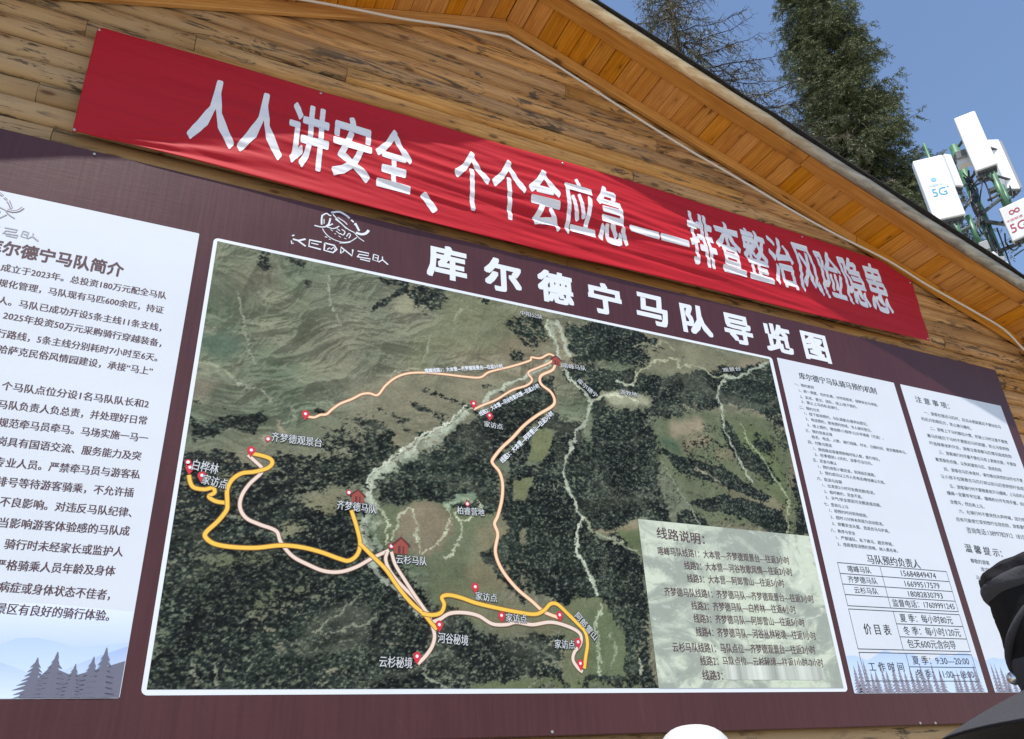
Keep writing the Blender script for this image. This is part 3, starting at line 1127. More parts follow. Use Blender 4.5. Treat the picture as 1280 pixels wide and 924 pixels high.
# thin pale gullies winding through the slopes
for sx_, sz_, s0, am in ((1.9, 2.6, 120, .34), (3.3, 4.2, 124, .26), (5.2, 6.0, 128, .18)):
    gu = vn(fx * sx_ + wx_ * 1.6 + .3 * (can1 - .5), fz * sz_ + wz_ * 1.6 + .3 * (can1 - .5), s0)
    ln_ = np.exp(-((gu - .5) / (.0075 * sx_)) ** 2) * np.clip(vn(fx * 2.4, fz * 2.4, s0 + 2) * 2.2 - .6, 0, 1)
    colr += (C3(140, 142, 120)[None, None, :] - colr) * (am * ln_)[..., None]


def paint_line(px, wpx, color, a=.8, rough=.5, sm=4, jag=0.02):
    """thin printed river or track, broken up by noise"""
    global colr
    pts = smooth_line([Q(*p) for p in px], sm)
    d2 = np.full(GX.shape, 1e9)
    wd = wpx * PX * 0.5
    X, Z = GX + (WXn + .35 * (can2 - .5)) * jag * 4, GZ + (WZn + .35 * (can1 - .5)) * jag * 4
    xs = [p[0] for p in pts]
    zs = [p[1] for p in pts]
    pad = 0.2
    i0, i1 = np.searchsorted(gx, [min(xs) - pad, max(xs) + pad])
    k0_, k1_ = np.searchsorted(gz, [min(zs) - pad, max(zs) + pad])
    Xs, Zs = X[k0_:k1_, i0:i1], Z[k0_:k1_, i0:i1]
    if Xs.size == 0: return
    d = np.full(Xs.shape, 1e9)
    for p, q in zip(pts[:-1], pts[1:]):
        ax, az = p
        bx, bz = q[0] - ax, q[1] - az
        L = bx * bx + bz * bz + 1e-12
        tt = np.clip(((Xs - ax) * bx + (Zs - az) * bz) / L, 0, 1)
        d = np.minimum(d, np.hypot(Xs - ax - tt * bx, Zs - az - tt * bz))
    sub = (slice(k0_, k1_), slice(i0, i1))
    wv_ = wd * (1 + rough * 2.2 * (can1[sub] - .5))
    m_ = np.clip((wv_ - d) / (cell * 1.1) + .5, 0, 1) * a
    m_ *= np.clip(1.15 - rough * 1.6 * np.clip(can2[sub] - .55, 0, 1), 0, 1)
    c = 1.22 * C3(*color)[None, None, :] * (1 + .9 * (n_fin[sub] - .5))[..., None]
    colr[sub] = colr[sub] * (1 - m_[..., None]) + c * m_[..., None]


RIV = (190, 194, 172)
# valley rivers
paint_line([(688, 402), (690, 420), (697, 440), (700, 455)], 7, (168, 172, 150), .6, 1.3)
paint_line([(694, 400), (706, 425), (708, 445)], 7, RIV, .7, 1.3)
paint_line([(684, 398), (684, 412), (694, 430), (697, 446)], 2.2, (205, 208, 185), .8, .3)
paint_line([(697, 446), (660, 470), (620, 492), (590, 510), (570, 530), (530, 552), (500, 575), (470, 592), (462, 610), (470, 640)], 4.5, RIV, .8, 1.0)
paint_line([(590, 510), (575, 528), (545, 550), (510, 572), (478, 588), (462, 604), (464, 625), (462, 650), (458, 672), (462, 700)], 6.5, (168, 172, 150), .6, 2.0)
paint_line([(585, 506), (560, 530), (520, 552), (485, 578), (466, 590), (459, 600), (462, 620)], 2, (214, 214, 192), .9, .2)
paint_line([(462, 640), (452, 665), (460, 690), (475, 715), (500, 745), (530, 775)], 4, RIV, .6, 1.4)
paint_line([(470, 650), (474, 680), (470, 700)], 5, (168, 176, 150), .55, 1.5)
paint_line([(697, 455), (720, 480), (738, 500), (732, 520), (720, 540), (708, 570), (706, 595), (714, 625), (728, 648)], 3.6, RIV, .85, .9)
paint_line([(728, 648), (722, 665), (716, 685), (728, 705), (742, 728), (750, 745)], 3.2, (205, 207, 184), .9, .6)
paint_line([(728, 645), (745, 665), (775, 680), (800, 690)], 2, (170, 172, 140), .8, .6)
paint_line([(752, 758), (742, 775), (746, 800), (750, 825), (753, 850)], 2.6, (190, 192, 165), .75, .9)
paint_line([(802, 820), (804, 845)], 2, (196, 198, 172), .8, .6)
paint_line([(740, 500), (770, 492), (798, 503)], 4, (205, 200, 170), .8, .7)
paint_line([(775, 478), (792, 476), (800, 462), (820, 452), (832, 448), (850, 450), (848, 460), (870, 458), (890, 468), (910, 474)], 2.4, (176, 174, 140), .85, .5)
paint_line([(770, 476), (780, 479), (792, 478)], 3, (200, 200, 175), .8, .6)
paint_line([(795, 434), (806, 430), (815, 434), (828, 428), (840, 436)], 3, (170, 166, 132), .7, .8)
paint_line([(960, 455), (930, 468), (908, 476), (900, 488), (896, 498), (902, 510), (905, 530), (912, 555), (925, 580), (940, 600)], 3.2, (188, 192, 170), .75, 1.1)
paint_line([(925, 530), (935, 550), (955, 580), (975, 605), (985, 625), (982, 650), (984, 668)], 2.2, (164, 170, 128), .9, .4)
paint_line([(828, 580), (845, 605), (860, 630), (868, 645), (876, 658)], 1.8, (160, 164, 140), .7, .7)
paint_line([(870, 588), (885, 592), (900, 606)], 1.6, (170, 160, 130), .7, .6)
# meadow tracks
for q in [[(470, 628), (480, 645), (485, 660), (484, 676)], [(512, 628), (498, 642), (495, 655), (492, 672)], [(512, 628), (520, 650), (525, 680), (526, 696)],
          [(560, 632), (562, 645), (555, 665), (545, 680), (530, 697)], [(568, 640), (574, 660), (572, 675), (563, 692), (556, 700)], [(574, 656), (585, 653), (595, 640), (602, 632), (598, 630)],
          [(556, 630), (570, 625), (580, 622), (590, 630)]]:
    paint_line(q, 2.0, (192, 192, 158), .9, .3)
paint_line([(560, 628), (575, 622), (588, 618), (590, 628)], 7, (150, 170, 138), .6, 1.2)
paint_line([(600, 775), (640, 800), (680, 815), (700, 840)], 1.6, (128, 134, 112), .6, .8)
paint_line([(530, 838), (545, 850), (560, 860)], 2.4, (170, 174, 150), .6, 1.2)
paint_line([(532, 826), (534, 840), (548, 852)], 1.8, (180, 184, 160), .6, 1.0)
paint_line([(600, 800), (612, 820), (625, 845)], 1.3, (120, 124, 108), .6, .8)
paint_line([(640, 540), (650, 570), (640, 600)], 1.2, (130, 134, 112), .5, .8)
paint_line([(680, 660), (690, 690), (685, 720)], 1.3, (120, 126, 106), .5, .9)
for q in [[(222, 452), (250, 455), (285, 466), (300, 480)], [(296, 478), (318, 488), (340, 500)], [(300, 365), (305, 400), (308, 435), (318, 460)], [(410, 345), (416, 380), (424, 410)],
          [(495, 465), (525, 462), (530, 466)], [(488, 480), (497, 462)], [(388, 505), (410, 503), (420, 506)], [(360, 512), (366, 526), (352, 530)], [(575, 385), (568, 400)], [(540, 420), (533, 440), (532, 455)],
          [(395, 790), (420, 770), (450, 745)], [(240, 830), (245, 855)], [(270, 830), (268, 858)], [(660, 862), (670, 850)], [(420, 790), (440, 780), (470, 775)], [(762, 790), (768, 815), (764, 835)]]:
    paint_line(q, 1.7, (176, 174, 148), .55, .7)
paint_line([(344, 530), (352, 545), (335, 552)], 5, (178, 158, 132), .5, 1.4)

# seam between two satellite images near the lower edge
zs_ = [Q(600, 851)[1], Q(820, 853)[1]]
lum_ = colr @ np.array([.3, .6, .1])
colr = (colr * .82 + lum_[..., None] * .18 * np.array([.98, 1.02, 1.04])) * np.array([.70, .735, .70])
colr = np.clip(colr, 0, 1)
verts = np.stack([GX, np.full(GX.shape, Y2), GZ], -1).reshape(-1, 3)
idx = np.arange(NXM * NZM).reshape(NZM, NXM)
quads = np.stack([idx[:-1, :-1], idx[:-1, 1:], idx[1:, 1:], idx[1:, :-1]], -1).reshape(-1, 4)
me = bpy.data.meshes.new('satellite_map')
me.vertices.add(len(verts))
me.vertices.foreach_set('co', verts.ravel())
me.loops.add(quads.size)
me.loops.foreach_set('vertex_index', quads.ravel())
me.polygons.add(len(quads))
me.polygons.foreach_set('loop_start', np.arange(0, quads.size, 4))
me.polygons.foreach_set('loop_total', np.full(len(quads), 4))
me.update(calc_edges=True)
ca = me.color_attributes.new('print', 'FLOAT_COLOR', 'POINT')
rgba = np.concatenate([colr, np.ones(colr.shape[:2] + (1,))], -1)
ca.data.foreach_set('color', rgba.ravel().astype(np.float32))
M_MAP = mat('satellite print', (0.2, 0.2, 0.15, 1), 0.55, 0.10)
g = NG(M_MAP)
at = g.n('ShaderNodeAttribute', attribute_name='print')
tc = g.n('ShaderNodeTexCoord')
nn = g.noise(g.mapping(tc.outputs['Object'], (90, 1, 130)), 1.0, 3, 0.7)
br = g.mix(1.0, at.outputs['Color'], g.ramp(nn, [(0.25, (0.72, 0.72, 0.72)), (0.75, (1.25, 1.25, 1.25))]), 'MULTIPLY')
g.l(br, g.b.inputs['Base Color'])
n_ = g.noise(tc.outputs['Object'], 2.2, 4, 0.6)
g.bump(n_, 0.15, 0.005)
me.materials.append(M_MAP)
smap = link(bpy.data.objects.new('satellite_map', me), sign)


# routes
def route(px, wpx, m_, me_, lv):
    q = smooth_line([Q(*p) for p in px], 6)
    mb = MB()
    ribbon_geo(mb, q, (wpx + 1.5) * PX, Y3 + 0.0003 - lv * 0.00006)
    mb.build('route_outline', me_, smap)
    mb = MB()
    ribbon_geo(mb, q, wpx * PX, Y3 + 0.00027 - lv * 0.00006)
    mb.build('route', m_, smap)


route([(380, 520), (392, 522), (400, 519), (408, 518), (415, 512), (425, 505), (440, 499), (452, 493), (462, 492), (472, 494), (482, 482), (495, 472), (510, 467), (530, 466), (555, 468), (580, 471), (600, 472), (612, 465), (640, 458), (662, 451), (664, 447), (675, 448), (686, 443), (694, 446)], 2.2, M_ORG, M_ORGE, 0)
route([(592, 512), (605, 506), (620, 500), (640, 488), (658, 482), (665, 475), (660, 466), (672, 460), (684, 455), (692, 450)], 2.2, M_ORG, M_ORGE, 1)
route([(694, 456), (690, 463), (676, 470), (676, 480), (688, 490), (693, 500), (690, 508), (672, 519), (655, 532), (640, 548), (627, 560), (616, 574), (616, 580), (624, 590), (628, 605), (627, 625), (622, 645), (618, 655), (622, 668), (619, 690), (627, 712), (645, 735), (665, 752), (680, 765), (700, 773)], 3.0, M_ORG, M_ORGE, 2)
route([(310, 569), (320, 578), (327, 585), (326, 592), (312, 605), (302, 620), (300, 635), (308, 648), (325, 656), (345, 664), (351, 678), (365, 695), (385, 706), (405, 714), (425, 715), (445, 709), (465, 698), (486, 688)], 3.0, M_CRM, M_CRME, 3)
route([(484, 690), (482, 700), (488, 715), (502, 732), (518, 748), (530, 762), (536, 768)], 3.0, M_CRM, M_CRME, 4)
route([(489, 690), (494, 706), (505, 724), (518, 744), (532, 764)], 3.0, M_CRM, M_CRME, 5)
route([(522, 830), (532, 820), (540, 808), (543, 795), (540, 782), (536, 770)], 3.2, M_CRM, M_CRME, 6)
route([(540, 778), (550, 774), (562, 767), (580, 766), (598, 770), (615, 780), (632, 781), (645, 778), (665, 781), (685, 778), (700, 780), (718, 787), (726, 795), (725, 806), (718, 815), (716, 825), (722, 835), (728, 840)], 3.2, M_CRM, M_CRME, 7)
route([(236, 594), (238, 604), (243, 610), (256, 612), (266, 610), (268, 616), (261, 621), (270, 627), (284, 629)], 3.2, M_YEL, M_YELE, 8)
route([(314, 567), (328, 570), (338, 574), (340, 580), (333, 586), (318, 590), (302, 592), (290, 600), (284, 612), (284, 628), (283, 638), (272, 652), (258, 665), (257, 672), (268, 680), (290, 684), (320, 685), (350, 682), (375, 684), (400, 690), (425, 699), (436, 701), (446, 694), (450, 680), (446, 660), (439, 638)], 3.4, M_YEL, M_YELE, 9)
route([(450, 680), (465, 695), (482, 712), (498, 735), (515, 755), (530, 768), (538, 778), (546, 787)], 3.4, M_YEL, M_YELE, 10)
route([(527, 767), (540, 769), (551, 766), (555, 756), (552, 747), (560, 744), (575, 747), (595, 754), (620, 760), (645, 765), (668, 768), (680, 763), (688, 755), (697, 756), (710, 768), (722, 780), (731, 790), (734, 805), (732, 820), (730, 836)], 3.4, M_YEL, M_YELE, 11)

YP = Y3 - 0.0006


def pin(px, py, s=1.0, ring=False):
    """red drop shaped marker, tip at the given pixel"""
    x, z = Q(px, py)
    u = 5.0 * PX * s
    mb = MB()
    vs = []
    if ring:
        n = 18
        for k in range(n):
            a = 2 * math.pi * k / n
            vs.append((x + u * .85 * math.cos(a), YP, z + u * .85 * math.sin(a)))
        mb.add(vs, [tuple(range(n))])
    else:
        for k in range(15):
            a = math.radians(-30 + 240 * k / 14)
            vs.append((x + u * math.cos(a), YP, z + u * 1.9 + u * math.sin(a)))
        vs.append((x, YP, z))
        mb.add(vs, [tuple(range(len(vs)))])
    p = mb.build('map_pin', M_RED, smap)
    mb = MB()
    cz = z if ring else z + u * 1.9
    n = 12
    rr_ = u * (.5 if ring else .4)
    mb.add([(x + rr_ * math.cos(2 * math.pi * k / n), YP - .0002, cz + rr_ * math.sin(2 * math.pi * k / n)) for k in range(n)], [tuple(range(n))])
    mb.build('map_pin_dot', M_WHITE, smap)


for (px, py) in [(381, 526), (313, 572), (236, 594), (251, 604), (592, 512), (612, 527), (594, 743), (627, 779), (700, 778), (549, 791), (521, 831), (723, 812), (726, 839)]:
    pin(px, py, .78)
for (px, py) in [(235, 578), (335, 549), (436, 616), (489, 683), (584, 630)]:
    pin(px, py, .66, True)


def hut(px, py, s):
    x, z = Q(px, py)
    u = s * PX
    mb = MB()
    mb.add([(x - .42 * u, YP, z - .45 * u), (x + .42 * u, YP, z - .45 * u), (x + .42 * u, YP, z + .1 * u), (x, YP, z + .45 * u), (x - .42 * u, YP, z + .1 * u)], [(0, 1, 2, 3, 4)])
    mb.build('hut_icon', M_HUT, smap)
    mb = MB()
    ribbon_geo(mb, [(x - .55 * u, z + .02 * u), (x, z + .5 * u), (x + .55 * u, z + .02 * u)], .14 * u, YP - .0002)
    ribbon_geo(mb, [(x - .1 * u, z - .42 * u), (x - .1 * u, z)], .16 * u, YP - .0002)
    ribbon_geo(mb, [(x + .15 * u, z - .42 * u), (x + .15 * u, z)], .1 * u, YP - .0002)
    mb.build('hut_icon_lines', M_HUTD, smap)


hut(447, 621, 14.5)
hut(501, 683, 17)
hut(695, 451, 14)


M_LBL = print_mat('label print', (0.52, 0.54, 0.55, 1))


def label(s, p0, p1, hpx, dark=True):
    h = hpx * PX * .86
    text(s, p0, p1, h, YP - .0003, M_INKB, smap, 'map_label_outline', bold=.06)
    text(s, p0, p1, h, YP - .0009, M_LBL, smap, 'map_label', bold=.012)


label('齐梦德观景台', (339, 546), (402, 554), 11)
label('白桦林', (241, 581), (273, 587), 12)
label('家访点', (253, 599), (284, 606), 11)
label('齐梦德马队', (421, 631), (470, 637), 10.5)
label('云杉马队', (495, 699), (533, 702), 10)
label('柏睿营地', (571, 638), (605, 641), 9.5)
label('家访点', (594, 745), (621, 748), 9.5)
label('家访点', (632, 772), (658, 774), 9.5)
label('家访点', (693, 805), (718, 806), 10)
label('河谷秘境', (547, 797), (585, 801), 11)
label('云杉秘境', (474, 827), (515, 829), 11)
label('阿郎雪山', (720, 768), (745, 798), 9)
label('喀峰马队', (703, 457), (732, 461), 8)
label('家访点', (605, 530), (628, 534), 8)
label('中阳公队', (650, 391), (678, 397), 7.5)
label('库尔德宁', (722, 475), (746, 496), 8)
label('游牧地', (775, 490), (796, 494), 7.5)
label('观景台', (903, 463), (925, 461), 7)
text('喀峰线路1：大本营—齐梦德观景台—往返3小时', (531, 464), (628, 458), 5.4 * PX, YP - .0004, M_WHITE, smap, 'route_text', bold=.03)
text('线路2：大本营—河谷牧歌风情—往返2小时', (599, 518), (673, 482), 5.6 * PX, YP - .0004, M_WHITE, smap, 'route_text', bold=.03)
text('线路3：大本营—阿郎雪山—往返5小时', (626, 577), (690, 516), 6.2 * PX, YP - .0004, M_WHITE, smap, 'route_text', bold=.03)

# legend sheet on the map
M_LEG = mat('legend print', lin(190, 194, 176, .95), 0.45, 0.4)
g = NG(M_LEG)
tc = g.n('ShaderNodeTexCoord')
v = tc.outputs['Object']
a_ = g.noise(g.mapping(v, (3.0, 1, 4.0)), 1.0, 6, 0.62, 1.2)
b_ = g.noise(g.mapping(v, (9, 1, 16)), 1.0, 5, 0.7, 2.0)
cc = g.mix(g.step(a_, 0.42, 0.58), lin(150, 157, 146, .95), lin(196, 204, 184, .95))
cc = g.mix(g.math('MULTIPLY', g.step(b_, 0.55, 0.75), 0.65), cc, lin(222, 228, 208, .95))
cc = g.mix(g.math('MULTIPLY', g.step(b_, 0.48, 0.3), 0.6), cc, lin(140, 146, 130, .95))
cc = g.mix(g.math('MULTIPLY', g.step(a_, 0.6, 0.72), 0.4), cc, lin(186, 205, 172, .95))
g.l(cc, g.b.inputs['Base Color'])
q0, q1, q2, q3 = Q(822.5, 859.8), Q(1055.5, 859.8), Q(1011, 670), Q(798, 649.5)
lx0 = (q0[0] + q3[0]) / 2
lz1 = (q2[1] + q3[1]) / 2
legend = rect('legend_sheet', lx0, iz0, ix1, lz1, Y3, M_LEG, sign)
for s, p0, p1, h in [
    ('线路说明：', (820.5, 666), (880, 674.5), 13),
    ('喀峰马队线路1：大本营—齐梦德观景台—往返3小时', (822, 688.5), (986, 701), 9.5),
    ('线路2：大本营—河谷牧歌风情—往返2小时', (855, 706.7), (989.6, 715.4), 9.5),
    ('线路3：大本营—阿郎雪山—往返5小时', (858.7, 722.8), (979.6, 729.6), 9.5),
    ('齐梦德马队线路1：齐梦德马队—齐梦德观景台—往返3小时', (830, 739.5), (1016.4, 749), 9.5),
    ('线路2：齐梦德马队—白桦林—往返4小时', (864, 757), (994, 762.4), 9.5),
    ('线路3：齐梦德马队—阿郎雪山—往返5小时', (866.7, 773), (1005, 778.3), 9.5),
    ('线路4：齐梦德马队—河谷丛林秘境—往返1小时', (869.6, 789.8), (1019, 794.7), 9.8),
    ('云杉马队线路1：马队点位—齐梦德观景台—往返2小时', (840.3, 809), (1018.4, 812.6), 9.8),
    ('线路2：马队点位—云杉秘境—往返1小时-2小时', (875, 826), (1028.4, 829), 9.8),
        ('线路3：', (877.6, 844), (903, 844.6), 10)]:
    text(s, p0, p1, h * PX * 1.02, Y4, M_INK, legend, 'text_line', bold=.018)
# worn patch where the last line was taped over
M_TAPE = mat('pasted strip', lin(178, 182, 172, .95), 0.4, 0.5)
g = NG(M_TAPE)
tc = g.n('ShaderNodeTexCoord')
nn = g.noise(g.mapping(tc.outputs['Object'], (22, 1, .8)), 1.0, 3, .5)
g.l(g.ramp(nn, [(0.3, lin(150, 154, 144, .95)), (0.7, lin(212, 216, 206, .95))]), g.b.inputs['Base Color'])
q0, q1 = Q(906, 838), Q(1030, 848)
rect('pasted_strip', q0[0], Q(960, 850)[1], q1[0], Q(960, 832)[1], Y4 - .0001, M_TAPE, legend)

# ---- white notice panels
PZ0, PZ1 = U(0, 0.0945)[1], U(0, 0.7165)[1]
pL = rect('introduction_panel', -0.66 * D, PZ0, 0.0088 * D, PZ1 - 0.004, Y1, M_PANEL, sign, r=.006)
pA = rect('booking_panel', 1.0925 * D, PZ0, 1.4215 * D, PZ1, Y1, M_PANEL, sign, r=.006)
pB = rect('precaution_panel', 1.4405 * D, PZ0, 1.7745 * D, PZ1, Y1, M_PANEL, sign, r=.006)

LT = [
    ('成立于2023年。总投资180万元配全马队', (1.7, 334), (208, 370)),
    ('规化管理，马队现有马匹600余匹，持证', (-2, 353), (204.5, 388)),
    ('人。马队已成功开设5条主线11条支线，', (-2, 375), (202, 410)),
    ('2025年投资50万元采购骑行穿越装备，', (4.5, 394), (202, 429.5)),
    ('行路线，5条主线分别耗时7小时至6天。', (-4, 416), (197, 447.5)),
    ('哈萨克民俗风情园建设，承接“马上”', (-2, 436), (190.5, 464.5)),
    ('个马队点位分设1名马队队长和2', (2.6, 482), (186, 505.5)),
    ('马队负责人负总责，并处理好日常', (-2, 505), (183.5, 526)),
    ('规范牵马员牵马。马场实施一马一', (-2, 527.5), (185, 548)),
    ('岗具有国语交流、服务能力及突', (-3, 551), (176.5, 570.5)),
    ('专业人员。严禁牵马员与游客私', (-6, 577), (175, 593.5)),
    ('排号等待游客骑乘，不允许插', (-4, 601.5), (167, 616)),
    ('不良影响。对违反马队纪律、', (0, 626.7), (165, 641)),
    ('当影响游客体验感的马队成', (-1, 653), (162, 664)),
    ('骑行时未经家长或监护人', (6, 679.7), (154, 690)),
    ('严格骑乘人员年龄及身体', (-6, 705.5), (144, 714)),
    ('病症或身体状态不佳者，', (-1, 733), (138, 744)),
    ('景区有良好的骑行体验。', (-5, 760), (137, 770))]
for s, p0, p1 in LT:
    text(s, p0, p1, 0.0112 * D, Y2, M_INK, pL, 'text_line', bold=.0255)
text('库尔德宁马队简介', (-19, 305), (154, 338.5), 0.0205 * D, Y2, M_INK, pL, 'panel_heading', bold=.03)
# emblem outlined on the left panel (only its right part is in view)
e0, e1 = Q(461, 288), Q(485, 331)
d0, d1 = Q(29, 260), Q(45, 298)
kx = 1.0


def shiftE(q, ky=None):
    s_ = (d1[0] - d0[0]) / (e1[0] - e0[0]) if abs(e1[0] - e0[0]) > 1e-6 else 1
    s_ = 0.80
    return (d0[0] + (q[0] - e0[0]) * s_, d0[1] + (q[1] - e0[1]) * s_)


strokes(EMB, 'horse_emblem', M_INKLINE, pL, Y2, f=shiftE, k=1.0)
strokes(EMB, 'horse_emblem_fill', M_PANEL, pL, Y2 - .0010, f=shiftE, k=0.35)
strokes(WORD, 'emblem_wordmark', M_INKLINE, pL, Y2, f=shiftE, k=.95, sm=1)
strokes(WORD, 'emblem_wordmark_fill', M_PANEL, pL, Y2 - .0006, f=shiftE, k=.35, sm=1)

text('库尔德宁马队骑马预约机制', (998.6, 469.5), (1095, 489), 0.0150 * D, Y2, M_INKB, pA, 'panel_heading', bold=.02)
RT = [
    ('一、预约原则', (992.6, 480), (1017, 484.7)), ('1、统一调度、先约先乘，分时段限流、保障安全与体验。', (998.6, 488), (1097, 506.7)),
    ('2、实名、登记、团队，线上/线下预约。', (1000, 495.8), (1071, 509)), ('3、禁止上马后私自骑行。', (1001.7, 501.9), (1048, 511)),
    ('二、预约方式', (999, 509), (1024, 513.5)), ('1、线下现场预约，马队调度点/服务站登记。', (1005.5, 516.5), (1084, 530.5)),
    ('2、电话预约，致电预约热线，专人接听登记。', (1007, 523.5), (1089, 538.5)), ('3、线上预约，微信群/小程序/公众号填报（可选）。', (1009, 531.2), (1104, 548)),
    ('三、预约信息必填', (1006.7, 538), (1040, 543.6)), ('姓名、电话、人数、骑行线路、时长、日期时间、是否需要牵马。', (1014.5, 546), (1132.7, 566)),
    ('四、付款与限流', (1010, 552.4), (1039.5, 557.4)), ('1、按线路总容量限制每时段人数，提升排队。', (1016.8, 560.8), (1099.4, 574.5)),
    ('2、旺季提前1-3天约，淡季可当日约。', (1018.3, 568), (1090, 579.8)), ('五、定金与确认', (1016, 574.8), (1045.6, 579.7)),
    ('1、预约收取小额定金，到场抵扣尾款。', (1022.4, 583), (1094, 594.3)), ('2、预约成功以工作人员电话/微信确认为准。', (1024.4, 590.4), (1106, 603.5)),
    ('六、取消与改期', (1021, 598), (1052, 603)), ('1、出发前2小时可免费改期/取消。', (1028, 606.3), (1093, 616.4)),
    ('2、临时爽约，定金不退。', (1030, 614.2), (1077.4, 621.4)), ('3、天气/安全原因可全额退或改期。', (1032, 621.8), (1101, 632)),
    ('七、签到与上马', (1029.7, 629.6), (1060, 634.2)), ('1、按预约时间到场核验。', (1036.5, 637.8), (1084, 645)),
    ('2、超时15分钟未到视为自动取消。', (1038, 646), (1104, 655.4)), ('3、穿戴安全头盔，选适合马与护具。', (1040, 654.3), (1111.5, 664.2)),
    ('八、秩序与安全', (1038, 662.6), (1068.8, 667)), ('1、严禁插队、私下换马、超员带骑。', (1044.8, 671.6), (1116, 680.6)),
    ('2、违规者取消预约资格，纳入黑名单。', (1046.7, 679.8), (1122, 689))]
for s, p0, p1 in RT:
    text(s, p0, p1, 0.0068 * D, Y2, M_INKB, pA, 'text_line', bold=.012)
text('马队预约负责人', (1083.6, 698.5), (1149.6, 705.5), 0.0165 * D, Y2, M_INKB, pA, 'panel_heading', bold=.02)

# tables: ruled lines in wall coordinates
mb = MB()


def hl(x0, x1, z, w_=.0040):
    mb.add([(x0, Y2, z - w_ / 2), (x1, Y2, z - w_ / 2), (x1, Y2, z + w_ / 2), (x0, Y2, z + w_ / 2)], [(0, 1, 2, 3)])


def vl(x, z0, z1, w_=.0036):
    mb.add([(x - w_ / 2, Y2 - .00005, z0), (x + w_ / 2, Y2 - .00005, z0), (x + w_ / 2, Y2 - .00005, z1), (x - w_ / 2, Y2 - .00005, z1)], [(0, 1, 2, 3)])


tx0, tx1 = 1.1245 * D, 1.4070 * D


def Z(z): return U(0, z)[1]


t1 = [0.3095, 0.2905, 0.272, 0.254, 0.235]
for z in t1: hl(tx0, tx1, Z(z))
xd = (Q(1100, 708.5)[0] + Q(1113, 760)[0]) / 2
for x in (tx0, xd, tx1): vl(x, Z(t1[-1]) - .0016, Z(t1[0]) + .0016)
t2_ = [0.2295, 0.2080, 0.1860, 0.1640]
xd2 = (Q(1116.6, 765)[0] + Q(1129, 813)[0]) / 2
hl(tx0, tx1, Z(t2_[0]))
hl(tx0, tx1, Z(t2_[3]))
hl(xd2, tx1, Z(t2_[1]))
hl(xd2, tx1, Z(t2_[2]))
for x in (tx0, xd2, tx1): vl(x, Z(t2_[3]) - .0016, Z(t2_[0]) + .0016)
t3 = [0.1585, 0.1365, 0.1135]
xd3 = (Q(1131.8, 818)[0] + Q(1141.4, 851.5)[0]) / 2
hl(tx0, tx1, Z(t3[0]))
hl(tx0, tx1, Z(t3[2]))
hl(xd3, tx1, Z(t3[1]))
for x in (tx0, xd3, tx1): vl(x, Z(t3[2]) - .0016, Z(t3[0]) + .0016)
mb.build('table_rules', M_INKB, pA)


def cell_text(s, px0, px1, za, zb, k=.62, bold=.012):
    """text in a table cell, by pixel ends and the cell's top and bottom in wall units"""
    zc = Z((za + zb) / 2)
    x0 = Q(*px0)[0]
    x1 = Q(*px1)[0]
    text(s, (x0, zc), (x1, zc), (za - zb) * D * k, Y2, M_INKB, pA, 'table_text', bold=bold, wall=True)


def A_(x, y): return (1030 + x / 3.636, 670 + y / 3.636)


cell_text('喀峰马队', A_(108, 150), A_(212, 158), t1[0], t1[1])
cell_text('齐梦德马队', A_(110, 203), A_(242, 210), t1[1], t1[2])
cell_text('云杉马队', A_(138, 250), A_(245, 256), t1[2], t1[3])
cell_text('15684849474', A_(352, 178), A_(508, 184), t1[0], t1[1], .72)
cell_text('16699517579', A_(367, 218), A_(523, 224), t1[1], t1[2], .72)
cell_text('18082830793', A_(382, 263), A_(537, 268), t1[2], t1[3], .72)
cell_text('监督电话：17609991245', A_(312, 308), A_(592, 322), t1[3], t1[4], .68)
cell_text('价 目 表', A_(180, 420), A_(302, 428), .218, .176, .42, .02)
cell_text('夏 季：每小时80元', A_(346, 378), A_(584, 388), t2_[0], t2_[1], .66)
cell_text('冬 季：每小时120元', A_(362, 436), A_(620, 445), t2_[1], t2_[2], .66)
cell_text('包天600元含向导', A_(380, 492), A_(598, 499), t2_[2], t2_[3], .66)
cell_text('工 作 时 间', A_(203, 595), A_(362, 599), .150, .122, .52, .02)
cell_text('夏 季：9:30—20:00', A_(403, 573), A_(660, 578), t3[0], t3[1], .64)
cell_text('冬 季：11:00—18:00', A_(420, 630), A_(680, 633), t3[1], t3[2], .64)

